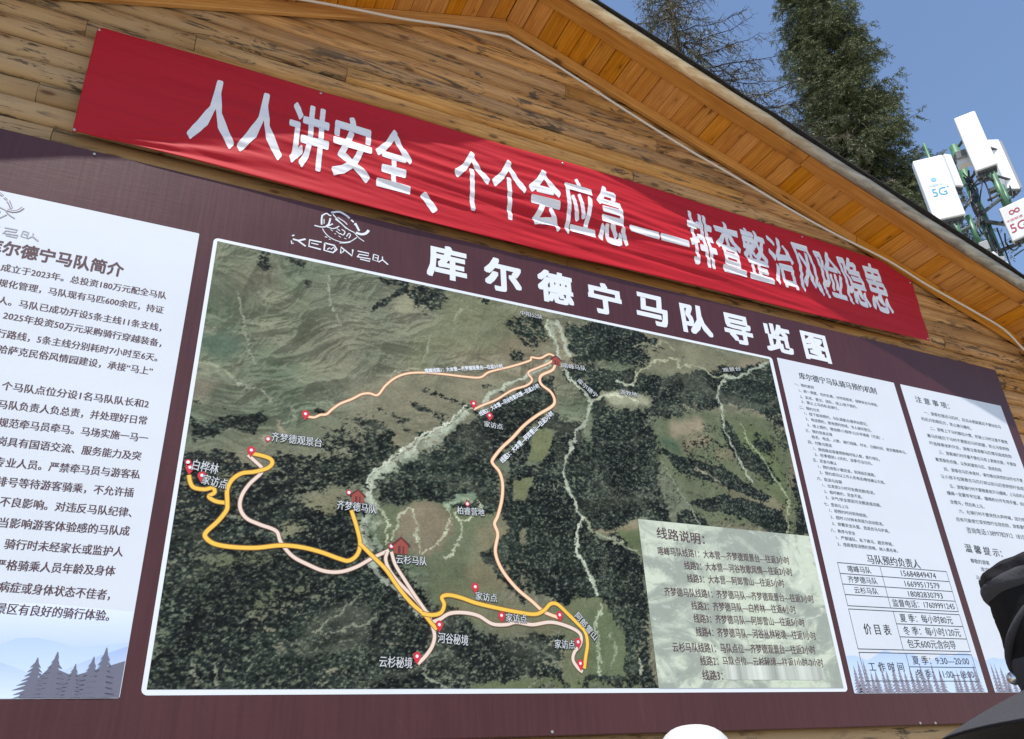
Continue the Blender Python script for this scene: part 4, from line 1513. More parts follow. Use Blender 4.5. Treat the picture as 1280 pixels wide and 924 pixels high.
text('注 意 事 项：', (1144, 498.8), (1186, 508), 0.0150 * D, Y2, M_INKB, pB, 'panel_heading', bold=.025)
PT = [
    ('一、游客在接近马匹时，应当从侧面靠近不要站在马', (1154.5, 515.5), (1250.8, 534)), ('的后方和侧后方，防止被马踢伤。', (1151.8, 523.4), (1214, 535.6)),
    ('二、游客上下马时脚后大镫，初骑上马时注意不要拽', (1162.4, 535.3), (1259, 553)), ('着马的尾巴下马时不要脱拉马的前腿，防止马受到惊', (1158.8, 544.3), (1261, 562)),
    ('吓选择乘坐跑开后，游客注意观察马匹情况造成危险', (1161.8, 553.8), (1264.4, 571)), ('三、游客骑行时尽量不要在马背上更换衣服，不要穿', (1173.5, 565.2), (1269.7, 581.2)),
    ('着宽服色衣服，以免刺激到马匹，造成危险', (1169, 574), (1251.5, 587.8)), ('四、游客在马匹休息时，请勿做出突然的动作也不要', (1180, 586.3), (1278, 601)),
    ('让小孩子在随意在马匹打闹以防马匹受到惊吓造成危险', (1176, 595.2), (1288, 612.5)), ('五、游客骑行时不要随意放开马缰绳，上马后听从指挥', (1187, 607.5), (1290, 622)),
    ('缰绳一定要牢牢拉紧，缰绳和分开专用手握，如在', (1183.4, 616), (1283, 631)), ('全镫马，然后再上马。', (1187.5, 627), (1230, 633.8)),
    ('六、在骑行时不要突然大声呼喊，因为惊吓到马', (1198.5, 639), (1294, 652)), ('后有可能使它受到惊吓出现危险，游客要特别注', (1195, 649), (1292, 661))]
for s, p0, p1 in PT:
    text(s, p0, p1, 0.0082 * D, Y2, M_INKB, pB, 'text_line', bold=.012)
text('咨询电话:13899782912  18109', (1208, 662.5), (1283, 672), 0.0125 * D, Y2, M_INKB, pB, 'text_line', bold=.008)
text('温 馨 提 示：', (1206, 684.7), (1252, 692), 0.0165 * D, Y2, M_INKB, pB, 'panel_heading', bold=.025)
text('尊敬的游客', (1213, 700.8), (1236.6, 704), 0.0085 * D, Y2, M_INKB, pB, 'text_line', bold=.012)
text('欢迎您来到', (1226, 711.5), (1252, 715.5), 0.0085 * D, Y2, M_INKB, pB, 'text_line', bold=.012)
text('马头了', (1220, 722), (1233, 724.4), 0.0085 * D, Y2, M_INKB, pB, 'text_line', bold=.012)


# misty mountains and spruces printed at the foot of the panels
def ramp_print(name, c_top, c_bot, z_top, z_bot):
    m_ = mat(name, c_bot, 0.45, 0.4)
    g = NG(m_)
    geo = g.n('ShaderNodeNewGeometry')
    s_ = g.n('ShaderNodeSeparateXYZ')
    g.l(geo.outputs['Position'], s_.inputs[0])
    mr = g.n('ShaderNodeMapRange')
    g.l(s_.outputs[2], mr.inputs[0])
    mr.inputs['From Min'].default_value = z_bot
    mr.inputs['From Max'].default_value = z_top
    g.l(g.mix(mr.outputs[0], c_bot, c_top), g.b.inputs['Base Color'])
    return m_


M_MIST = ramp_print('mist print', lin(225, 232, 244, .92), lin(186, 203, 230, .95), Z(.200), Z(.145))
M_MTN1 = ramp_print('far mountain print', lin(168, 190, 226, .95), lin(196, 214, 238, .95), Z(.175), Z(.115))
M_MTN2 = ramp_print('near mountain print', lin(150, 172, 218, .95), lin(206, 222, 242, .95), Z(.155), Z(.095))
M_TREEP = print_mat('spruce print', lin(106, 106, 122, .95), var=.3)


def sheet(name, top, z0, y, m_, parent):
    """printed area from the bottom z0 up to the polyline top"""
    vs, fs = [], []
    for (x, z) in top:
        vs += [(x, y, z0), (x, y, z)]
    for i in range(len(top) - 1):
        fs.append((2 * i, 2 * i + 2, 2 * i + 3, 2 * i + 1))
    return mesh_obj(name, vs, fs, m_, parent)


M_TREEP2 = print_mat('pale spruce print', lin(134, 130, 144, .95), var=.3)


def spruce_print(parent, x, z0, h, wd, y, seed, m_=None):
    r_ = random.Random(seed)
    mb = MB()
    n = 9
    vs, fs = [], []
    for i in range(n):
        t = i / n
        w_ = wd * (0.10 + 0.90 * t ** .85) * r_.uniform(.85, 1.1)
        zt = z0 + h * (1 - t)
        zb = z0 + h * (1 - (i + 1.25) / n)
        zb = max(zb, z0)
        wi = w_ * .42
        sk = r_.uniform(-.1, .1) * w_
        yy = y - i * .00003
        mb.add([(x - wi * .5, yy, zt), (x + wi * .5, yy, zt), (x + w_ + sk, yy, zb - h * .01 if zb > z0 else z0), (x + w_ * .45, yy, zb + h * .015), (x, yy, zb), (x - w_ * .5, yy, zb + h * .02), (x - w_ + sk, yy, zb if zb > z0 else z0)], [(0, 6, 5, 4, 3, 2, 1)])
    return mb.build('printed_spruce', m_ or M_TREEP, parent)


# left panel
def ptop(px_list):
    return [Q(*p) for p in px_list]


xl = -0.66 * D + .002
xr = 0.0088 * D - .002
z0p = PZ0 + .0015
sheet('mist_print', [(xl, Z(.196)), (Q(60, 780)[0], Z(.190)), (xr, Z(.185))], z0p, Y1 - .0001, M_MIST, pL)
farm = ptop([(0, 806), (20, 798), (45, 797), (70, 802), (95, 810), (120, 808), (154, 803)])
sheet('mountain_print', [(xl, Z(.15)), (-1.4, Z(.17)), (farm[0][0] - .2, farm[0][1] + .05)] + farm[:-1] + [(xr, farm[-1][1])], z0p, Y1 - .0002, M_MTN1, pL)
near = ptop([(0, 828), (15, 833), (32, 840), (60, 842), (80, 838), (105, 827), (130, 818), (157, 808)])
sheet('mountain_print', [(xl, Z(.12)), (-1.1, Z(.15)), (near[0][0] - .12, near[0][1] + .02)] + near[:-1] + [(xr, near[-1][1])], z0p, Y1 - .0003, M_MTN2, pL)
sd = 1
for (px, pyt, wpx) in [(46, 822, 16), (71, 815, 15), (94, 830, 12), (117, 821, 14), (147, 810, 15)]:
    b = Q(px - (872 - pyt) * .16, 872)
    tq = Q(px, pyt)
    x = (b[0] + tq[0]) / 2
    h_ = tq[1] - z0p
    spruce_print(pL, min(x, xr - wpx * PX), z0p, h_, wpx * PX * .95, Y1 - .0004 - sd * .0003, sd)
    sd += 1
# fill between the printed trunks
sheet('printed_spruce_base', [(Q(26, 862)[0], z0p + .01), (Q(60, 850)[0], z0p + .10), (Q(90, 850)[0], z0p + .07), (Q(130, 848)[0], z0p + .10), (xr, z0p + .12)], z0p, Y1 - .0004, M_TREEP, pL)
# booking panel foot
for (pp, xa, xb) in ((pA, 1.0925 * D + .002, 1.4215 * D - .002), (pB, 1.4405 * D + .002, 1.7745 * D - .002)):
    n = 14
    top = [(xa + (xb - xa) * i / n, Z(.155) + .02 * math.sin(i * .9 + xa) + .015 * math.sin(i * 2.1)) for i in range(n + 1)]
    sheet('mist_print', top, z0p, Y1 - .0001, M_MTN1, pp)
    r_ = random.Random(int(xa * 10))
    x = xa + .02
    while x < xb - .03:
        h_ = r_.uniform(.10, .17)
        wd_ = r_.uniform(.026, .046)
        if not (0.68 < (x - xa) / (xb - xa) < 0.76):
            spruce_print(pp, min(max(x, xa + wd_), xb - wd_), z0p, h_, wd_, Y1 - .00018, int(x * 100), M_TREEP2)
        x += r_.uniform(.03, .058)

# ------------------------------------------------------------------ red banner
TOPE = [Q(*p) for p in [(122, 38), (130, 38.5), (260, 75), (400, 117), (533, 155), (633, 186), (700, 205), (780, 227), (822, 240), (1000, 295), (1100, 328), (1137, 352)]]
BOTE = [Q(*p) for p in [(90, 168), (97, 168), (260, 209), (400, 247), (500, 273), (607, 299), (700, 322), (850, 356), (1000, 392), (1100, 414), (1160, 428)]]
YB = D - 0.004


def edge_z(E, x):
    return np.interp(x, [p[0] for p in E], [p[1] for p in E])


bl, br_ = min(TOPE[0][0], BOTE[0][0]), max(TOPE[-1][0], BOTE[-1][0])


def edges_at(v):
    """left and right end of the cloth at height fraction v (0 bottom, 1 top)"""
    return (BOTE[0][0] * (1 - v) + TOPE[0][0] * v, BOTE[-1][0] * (1 - v) + TOPE[-1][0] * v)


def cloth_y(x, z):
    """depth of the cloth: long tension folds, sag between fixings, corner pulls"""
    x = np.asarray(x, float)
    z = np.asarray(z, float)
    zt, zb = edge_z(TOPE, x), edge_z(BOTE, x)
    v = np.clip((z - zb) / (zt - zb), 0, 1)
    mid = np.clip(np.sin(np.clip((x - bl) / (br_ - bl), 0, 1) * math.pi), 0, 1)
    wx = (fbm(x * .9, z * 2, 2, 60) - .5) * .09
    f1 = fbm(x * 0.9 + 3, (z + .05 * x + wx) * 12, 3, 40)
    f2 = 1 - np.abs(fbm(x * 1.6 + 9, (z + .08 * x + wx) * 24, 2, 44) * 2 - 1)
    amp = (0.009 + 0.022 * mid) * np.sin(np.pi * np.clip(v * .9 + .05, 0, 1)) ** .5
    f3 = np.sin((x * 1.15 + z * 2.2) * 2.4 + 2 * np.sin(x * .9)) * np.sin(np.pi * v) ** 1.0
    y = -amp * (f1 - .3) * 1.9 - amp * .35 * f2 - .010 * (f3 + 1) * .5
    # pulls fanning out from the lower left corner
    cx, cz = BOTE[0]
    dx, dz = x - cx, z - cz
    ang = np.arctan2(dz, np.maximum(dx, 1e-3))
    dist = np.hypot(dx, dz)
    fan = np.sin(ang * 46 + 1.0) * np.exp(-dist / .8) * np.clip(dist / .25, 0, 1) * np.exp(-(ang / .42) ** 2)
    y -= 0.009 * fan
    # the hem curls outwards at the bottom
    y -= 0.010 * np.exp(-(v / .05) ** 2) * mid
    y -= 0.010 * np.exp(-((1 - v) / .10) ** 2) * np.exp(-((x - 2.15) / .55) ** 2)
    return YB + y - 0.004


M_BAN = mat('red banner cloth', (0.62, 0.018, 0.032, 1), 0.6, 0.2)
g = NG(M_BAN)
tc = g.n('ShaderNodeTexCoord')
v = tc.outputs['Object']
cl = g.noise(g.mapping(v, (1.2, 1, 8), rot=(0, .08, 0)), 1.0, 5, .6, .6)
wv_ = g.noise(g.mapping(v, (160, 1, 160)), 1.0, 2, .5)
g.l(g.mix(cl, (0.34, 0.006, 0.013, 1), (0.43, 0.010, 0.020, 1)), g.b.inputs['Base Color'])
g.b.inputs['Sheen Weight'].default_value = 0.06
g.b.inputs['Sheen Tint'].default_value = (1, .25, .3, 1)
g.b.inputs['Sheen Roughness'].default_value = 0.4
g.bump(g.math('ADD', cl, g.math('MULTIPLY', wv_, .05)), 0.5, 0.012)
M_BANL = mat('banner lettering', (0.78, 0.78, 0.80, 1), 0.55, 0.35)
g = NG(M_BANL)
tc = g.n('ShaderNodeTexCoord')
v = tc.outputs['Object']
cl = g.noise(g.mapping(v, (1.2, 1, 8), rot=(0, .08, 0)), 1.0, 5, .6, .6)
g.bump(cl, 0.5, 0.012)
g.l(g.mix(cl, (0.66, 0.65, 0.69, 1), (0.76, 0.75, 0.77, 1)), g.b.inputs['Base Color'])

NBX, NBZ = 520, 80
verts = []
for j in range(NBZ):
    v_ = j / (NBZ - 1)
    xa, xb = edges_at(v_)
    xs = np.linspace(xa, xb, NBX)
    zt, zb = edge_z(TOPE, xs), edge_z(BOTE, xs)
    zs = zb * (1 - v_) + zt * v_
    ys = cloth_y(xs, zs)
    verts += list(zip(xs, ys, zs))
faces = [(j * NBX + i, j * NBX + i + 1, (j + 1) * NBX + i + 1, (j + 1) * NBX + i) for j in range(NBZ - 1) for i in range(NBX - 1)]
banner = root('banner', 'long red cloth banner with white lettering nailed above the sign board', 'banner', (TOPE[0][0], D, TOPE[0][1]))
cloth = mesh_obj('banner_cloth', verts, faces, M_BAN, banner, True)
sdm = cloth.modifiers.new('thickness', 'SOLIDIFY')
sdm.thickness = 0.0015
sdm.offset = 1


def drape_banner(me):
    bm = bmesh.new()
    bm.from_mesh(me)
    xs = [v.co.x for v in bm.verts]
    zs = [v.co.z for v in bm.verts]
    for (lo, hi, st, no, ax) in ((min(xs), max(xs), 0.022, (1, 0, 0), 0), (min(zs), max(zs), .011, (0, 0, 1), 2)):
        k = math.ceil(lo / st) * st
        while k < hi:
            co_ = [0, 0, 0]
            co_[ax] = k
            bmesh.ops.bisect_plane(bm, geom=bm.verts[:] + bm.edges[:] + bm.faces[:], plane_co=co_, plane_no=no)
            k += st
    bm.to_mesh(me)
    bm.free()


for i, ch in enumerate('人人讲安全、个个会应急——排查整治风险隐患'):
    cx = 0.0015 + i * 0.07265
    cz = 0.9455 + 0.0010 * i
    hw, hh_ = 0.0315, 0.132
    if ch == '、':
        x, zz = U(cx - .006, 0.909)
        text(ch, (x - .016 * D, zz), (x + .010 * D, zz), 0.11 * D, 0, M_BANL, banner, 'character', bold=.03, wall=True, drape=drape_banner)
        continue
    if ch == '—':
        x, zz = U(cx, 0.951)
        text(ch, (x - .033 * D, zz), (x + .033 * D, zz), 0.12 * D, 0, M_BANL, banner, 'character', bold=.03, wall=True, drape=drape_banner)
        continue
    x, zz = U(cx, cz)
    if ch in '人个': hw = .0325
    text(ch, (x - hw * D, zz), (x + hw * D, zz), hh_ * D * (.97 if ch == '人' else 1), 0, M_BANL, banner, 'character', bold=.025, wall=True, drape=drape_banner)
for (px, py) in [(124, 41), (93, 166), (1135, 355), (1157, 425), (400, 120), (700, 209), (1000, 298)]:
    x, z = Q(px, py)
    yb_ = float(cloth_y(x, z))
    mb = MB()
    mb.tube([(x, yb_ + .004, z), (x, yb_ - .006, z)], [.008, .0065], 10)
    mb.build('nail', bpy.data.materials['nail head'], banner, True)
flush_texts()

# ------------------------------------------------------------------ white cable slung across the gable
M_CAB = mat('white cable sheath', (0.62, 0.56, 0.50, 1), 0.5, 0.4)
cp = [(250, -30), (320, -10), (380, 0), (440, 11), (500, 23), (560, 32), (600, 39), (630, 45), (642, 50), (700, 85), (780, 137), (850, 181), (920, 222), (1000, 269), (1050, 296), (1110, 326), (1160, 357), (1215, 388), (1255, 412), (1285, 442), (1330, 475)]
pts = smooth_line([P(px, py, D - 0.03) for px, py in cp], 5)
mb = MB()
mb.tube([tuple(p) for p in pts], 0.0085, 8)
cab = mb.build('cable', M_CAB, None, True)
tag(cab, 'thin white cable slung along the gable over the red banner', 'cable')

# ------------------------------------------------------------------ spruces behind the cabin
M_BARK = mat('spruce bark', (0.11, 0.085, 0.07, 1), 0.9, 0.2)
g = NG(M_BARK)
tc = g.n('ShaderNodeTexCoord')
nn = g.noise(g.mapping(tc.outputs['Object'], (6, 6, 1.5)), 2.0, 5, .65)
g.l(g.ramp(nn, [(0.35, (0.06, 0.045, 0.038)), (0.7, (0.17, 0.135, 0.11))]), g.b.inputs['Base Color'])
g.bump(nn, .8, .02)


M_TWIG = mat('dark twig bark', (0.045, 0.036, 0.03, 1), 0.9, 0.2)


def leaf_mat(name, a, b, c):
    m_ = mat(name, a, 0.6, 0.3)
    g = NG(m_)
    geo = g.n('ShaderNodeNewGeometry')
    tc = g.n('ShaderNodeTexCoord')
    n1 = g.noise(tc.outputs['Object'], 1.4, 3, .6)
    n2 = g.noise(tc.outputs['Object'], 14, 2, .6)
    col = g.mix(n2, a, b)
    col = g.mix(g.math('MULTIPLY', g.step(n1, .45, .7), .6), col, c)
    g.l(col, g.b.inputs['Base Color'])
    g.b.inputs['Transmission Weight'].default_value = 0
    return m_


M_NDL = leaf_mat('spruce needles', (0.052, 0.070, 0.024, 1), (0.12, 0.135, 0.050, 1), (0.085, 0.10, 0.05, 1))
M_NDL2 = leaf_mat('dry spruce needles', (0.075, 0.085, 0.045, 1), (0.13, 0.13, 0.075, 1), (0.16, 0.10, 0.07, 1))


def spruce(label_, base, H, rad_fn, z0, mnd, seed, whorl=0.26, nb=8, tw=1.0, blades=1.0, bare=0.0, cat='tree', size=1.0, az_bias=None, trunk_r=.28, lean=(0, 0)):
    r_ = np.random.default_rng(seed)
    t = root('spruce_tree', label_, cat, base)
    mb = MB()
    n = 16
    ax = lambda z: (base[0] + lean[0] * z, base[1] + lean[1] * z)
    pts = [(*ax(H * i / n), H * i / n) for i in range(n + 1)]
    mb.tube(pts, [trunk_r * (1 - i / n) ** .8 + .015 for i in range(n + 1)], 12)
    mb.build('trunk', M_BARK, t, True)
    lb = MB()
    segs = []      # twig segments for needles: start, dir, len, density
    z = z0
    while z < H - .15:
        R0 = rad_fn(z)
        k = max(4, int(nb * (0.6 + 0.5 * min(1, R0))))
        for i in range(k):
            az = r_.uniform(0, 2 * math.pi)
            Lb = R0 * r_.uniform(.62, 1.1)
            if az_bias: Lb *= az_bias(az)
            if Lb < .12: continue
            zz = z + r_.uniform(-.15, .15)
            cx, cy = ax(zz)
            da = np.array([math.cos(az), math.sin(az), 0])
            m_ = 7
            droop = r_.uniform(.25, .55)
            pp = []
            for j in range(m_ + 1):
                s_ = j / m_
                dz = -droop * Lb * (s_ ** 1.3) + .22 * Lb * s_ ** 3 + .05 * Lb * s_
                pp.append(np.array([cx, cy, zz]) + da * Lb * s_ + np.array([0, 0, dz]) + r_.normal(0, .018 * Lb, 3) * (s_ > 0))
            lb.tube([tuple(p) for p in pp], [.006 + .020 * min(Lb, 3) * .5 * (1 - j / m_) for j in range(m_ + 1)], 4, False)
            isbare = r_.random() < bare
            # side twigs
            nt_ = int(6 + 10 * Lb * tw)
            side = np.array([-da[1], da[0], 0])
            for q in range(nt_):
                s_ = r_.uniform(.15, 1.0)
                j = min(int(s_ * m_), m_ - 1)
                f_ = s_ * m_ - j
                p = pp[j] * (1 - f_) + pp[j + 1] * f_
                tl = (.20 + .30 * Lb * (1 - s_) * .6 + .12) * r_.uniform(.6, 1.3) * size
                d_ = side * r_.choice([-1, 1]) * r_.uniform(.3, 1) + da * r_.uniform(.2, .8) + np.array([0, 0, -r_.uniform(.15, 1.1)])
                d_ /= np.linalg.norm(d_)
                if isbare and r_.random() < .72:
                    # leafless twig
                    q1 = p + d_ * tl * .5 + r_.normal(0, .02, 3)
                    q2 = p + d_ * tl + np.array([0, 0, -.1 * tl]) + r_.normal(0, .03, 3)
                    lb.tube([tuple(p), tuple(q1), tuple(q2)], [.009, .006, .003], 3, False)
                    if r_.random() < .5:
                        d2_ = d_ + r_.normal(0, .5, 3)
                        lb.tube([tuple(q1), tuple(q1 + d2_ * tl * .4)], [.005, .002], 3, False)
                    continue
                segs.append((p, d_, tl))
        z += whorl * r_.uniform(.7, 1.3)
    lb.build('limbs', M_TWIG, t, True)
    # needles: slim blades round each twig
    P0 = np.array([s_[0] for s_ in segs])
    DD = np.array([s_[1] for s_ in segs])
    LL = np.array([s_[2] for s_ in segs])
    nbld = int(26 * blades)
    Nn = len(segs) * nbld
    ii = np.repeat(np.arange(len(segs)), nbld)
    s_ = r_.uniform(0, 1, Nn)
    c = P0[ii] + DD[ii] * (LL[ii] * s_)[:, None]
    c[:, 2] -= (LL[ii] * s_ ** 2) * .18
    rd = r_.normal(0, 1, (Nn, 3))
    rd /= np.linalg.norm(rd, axis=1)[:, None]
    bd = DD[ii] * .75 + rd * .8 + np.array([0, 0, -.15])
    bd /= np.linalg.norm(bd, axis=1)[:, None]
    ln = r_.uniform(.05, .13, Nn) * size
    wd = r_.uniform(.005, .011, Nn) * size
    sd_ = np.cross(bd, r_.normal(0, 1, (Nn, 3)))
    sd_ /= np.linalg.norm(sd_, axis=1)[:, None] + 1e-9
    v0 = c
    v1 = c + bd * (ln * .5)[:, None] + sd_ * wd[:, None]
    v2 = c + bd * ln[:, None]
    v3 = c + bd * (ln * .5)[:, None] - sd_ * wd[:, None]
    V = np.stack([v0, v1, v2, v3], 1).reshape(-1, 3)
    me = bpy.data.meshes.new('crown')
    me.vertices.add(len(V))
    me.vertices.foreach_set('co', V.ravel())
    me.loops.add(Nn * 4)
    me.loops.foreach_set('vertex_index', np.arange(Nn * 4))
    me.polygons.add(Nn)
    me.polygons.foreach_set('loop_start', np.arange(0, Nn * 4, 4))
    me.polygons.foreach_set('loop_total', np.full(Nn, 4))
    me.update(calc_edges=True)
    me.materials.append(mnd)
    link(bpy.data.objects.new('crown', me), t)
    print('tree', label_, len(segs), Nn)
    return t


YT = 14.0
c = P(1043, 100, YT)
dist = np.linalg.norm(c - np.array([0, 0, EYE]))
mpp = dist / F
zA, zB, zC = P(1003, 0, YT)[2], c[2], P(1085, 200, YT)[2]
print('tree right', c, dist, mpp, zA, zB, zC)


def radR(z):
    tip = zA + 5.0
    if z > zA: return max(0.05, 1.5 * (tip - z) / (tip - zA))
    return 1.5 + (zA - z) * .10


spruce('dense green spruce tree rising tall behind the right roof slope', (float(c[0]), YT, 0), float(zA + 5), radR, 8.0, M_NDL, 3, whorl=.38, nb=13, tw=1.5, blades=1.2, size=1.15, trunk_r=.32)
YT2 = 13.0
c2 = P(846, 50, YT2)
print('tree left', c2, P(836, 0, YT2), P(860, 100, YT2))
zT = P(836, 0, YT2)[2]


def radL(z):
    if z > zT: return max(.05, 1.35 * (zT + 4.5 - z) / 4.5)
    return 1.35 + (zT - z) * .42


spruce('thin half bare spruce tree with twisted twigs above the roof ridge', (float(c2[0]), YT2, 0), float(zT + 4.5), radL, 8.0, M_NDL2, 9, whorl=.31, nb=6, tw=1.0, blades=.65, bare=.72, size=1.15, trunk_r=.30,
       az_bias=lambda a: .75 + .45 * max(0, math.cos(a)))

# ------------------------------------------------------------------ phone mast beside the cabin
M_GRN = mat('green mast paint', (0.05, 0.15, 0.075, 1), 0.45, 0.5)
g = NG(M_GRN)
tc = g.n('ShaderNodeTexCoord')
nn = g.noise(tc.outputs['Object'], 9, 4, .6)
g.l(g.ramp(nn, [(0.3, (0.035, 0.11, 0.055)), (0.7, (0.075, 0.20, 0.10))]), g.b.inputs['Base Color'])
M_ANT = mat('antenna white shell', (0.78, 0.78, 0.76, 1), 0.4, 0.5)
g = NG(M_ANT)
tc = g.n('ShaderNodeTexCoord')
nn = g.noise(g.mapping(tc.outputs['Object'], (6, 6, 1.2)), 1.5, 4, .6)
g.l(g.ramp(nn, [(0.3, (0.70, 0.70, 0.68)), (0.65, (0.82, 0.82, 0.80))]), g.b.inputs['Base Color'])
M_ANTG = mat('antenna grey back', (0.30, 0.31, 0.32, 1), 0.5, 0.4)
M_STL = mat('dark bracket steel', (0.06, 0.07, 0.07, 1), 0.5, 0.4)
M_BLK = mat('black cable sheath', (0.015, 0.015, 0.017, 1), 0.5, 0.4)
M_CYN = mat('cyan logo ink', lin(60, 165, 205, .9), .5, .4)
M_CYN2 = mat('pale cyan logo ink', lin(140, 195, 215, .9), .5, .4)
M_REDL = mat('crimson logo ink', lin(185, 45, 80, .9), .5, .4)
YM = 5.6
mp = P(1222, 260, YM)
mdist = np.linalg.norm(mp - np.array([0, 0, EYE]))
MP = mdist / F
mast = root('phone_mast', 'green steel phone mast with brackets and cable bundles right of the roof', 'phone mast', (float(mp[0]), YM, 0))


def pole_at(px, py0, py1, rad, m_, name, y=YM, parent=mast, pxb=None):
    """upright tube through pixel (px, py0) down to the height seen at py1"""
    a = P(px, py0, y)
    # height of the lower end: same x and y, find z whose row is py1
    lo, hi = -2.0, a[2]
    for _ in range(40):
        mid_ = (lo + hi) / 2
        v = R.T @ (np.array([a[0], y, mid_ - EYE]))
        row = CH / 2 - F * v[1] / -v[2]
        if row > py1: lo = mid_
        else: hi = mid_
    mb = MB()
    mb.tube([(a[0], y, lo), (a[0], y, a[2])], rad, 14)
    return mb.build(name, m_, parent, True), a, lo


o, ptop_, _ = pole_at(1192, 183, 2000, 4.6 * MP, M_GRN, 'pole')
mx, my = float(ptop_[0]), YM
sec = []
for (px, a, b, rd) in [(1239, 213, 275, 3.4), (1252, 232, 268, 2.6), (1155, 180, 235, 1.6), (1189, 268, 312, 3.0), (1210, 270, 312, 2.6)]:
    o, t_, lo_ = pole_at(px, a, b, rd * MP, M_GRN, 'bracket_pole', YM - .12)


def bar(p0, p1, rad, m_=M_STL, name='arm', y=YM - .1, parent=mast):
    mb = MB()
    mb.tube([tuple(P(*p0, y)), tuple(P(*p1, y))], rad * MP, 8)
    return mb.build(name, m_, parent, True)


for p0, p1, rd in [((1194, 237), (1213, 228), 1.7), ((1200, 290), (1222, 279), 2.0), ((1226, 268), (1250, 249), 2.0), ((1230, 277), (1262, 281), 2.2), ((1252, 313), (1300, 294), 2.2),
                   ((1236, 250), (1262, 236), 1.6), ((1205, 262), (1222, 240), 1.2), ((1218, 214), (1242, 226), 1.8)]:
    bar(p0, p1, rd)
# cable bundle down the mast, each cable a tube
r_ = random.Random(4)
for i in range(6):
    a = P(1208 + r_.uniform(-5, 28), 215 + r_.uniform(-3, 12), YM - .1 - r_.uniform(0, .1))
    pts = [a]
    ptsP = [(1216 + r_.uniform(-6, 10), 238), (1222 + r_.uniform(-6, 6), 262), (1230 + r_.uniform(-5, 5), 280), (1240 + r_.uniform(-5, 4), 302), (1252 + r_.uniform(-5, 4), 330), (1264 + r_.uniform(-4, 4), 360)]
    for (px, py) in ptsP: pts.append(P(px, py, YM - .1 - r_.uniform(0, .04)))
    mb = MB()
    mb.tube([tuple(p) for p in smooth_line(pts, 4)], r_.uniform(.6, 1.1) * MP, 5)
    mb.build('cable', M_BLK, mast, True)
for lp in [[(1256, 292), (1258, 305), (1268, 313), (1276, 305)], [(1224, 270), (1224, 285), (1229, 292), (1233, 286)], [(1222, 272), (1221, 288), (1226, 296)], [(1240, 208), (1230, 222), (1226, 240), (1224, 258)], [(1222, 216), (1232, 230), (1240, 252)],
           [(1268, 320), (1280, 312), (1300, 304)], [(1203, 268), (1211, 250), (1222, 236)], [(1262, 232), (1266, 244), (1262, 250)], [(1195, 205), (1192, 196), (1198, 192), (1204, 194)], [(1246, 285), (1256, 312), (1268, 345)]]:
    mb = MB()
    mb.tube([tuple(p) for p in smooth_line([P(px, py, YM - .16) for px, py in lp], 5)], .75 * MP, 5)
    mb.build('cable', M_BLK, mast, True)
for (px, py, s_) in [(1222, 262, 9), (1227, 276, 8), (1233, 222, 8), (1241, 238, 6), (1211, 226, 7), (1225, 222, 6)]:
    q = P(px, py, YM - .1)
    mb = MB()
    mb.box(q, (s_ * MP, .09, s_ * MP * .7), .4)
    for _ in range(3):
        mb.box(q + np.array([r_.uniform(-.05, .05), r_.uniform(-.05, .05), r_.uniform(-.05, .05)]), (s_ * MP * .4, .05, s_ * MP * .5), r_.uniform(0, 2))
    mb.build('clamp', M_STL, mast)
# clutter of small units low on the mast
for (px, py, s_, m_) in [(1231, 311, 13, M_ANTG), (1241, 322, 9, M_ANT), (1250, 326, 7, M_ANTG), (1234, 324, 8, M_STL), (1254, 331, 6, M_ANT)]:
    q = P(px, py, YM - .16)
    mb = MB()
    mb.box(q, (s_ * MP, .12, s_ * MP * .8), r_.uniform(-.6, .6))
    bevel(mb.build('junction_box', m_, mast), .01)

TH_M = math.atan2(mp[0], mp[1])        # direction from camera to the mast


def solve_panel(pt, pb, y):
    a = P(*pt, y)
    lo, hi = -2.0, a[2]
    for _ in range(40):
        mid_ = (lo + hi) / 2
        v = R.T @ (np.array([a[0], y, mid_ - EYE]))
        row = CH / 2 - F * v[1] / -v[2]
        if row > pb[1]: lo = mid_
        else: hi = mid_
    return a, lo


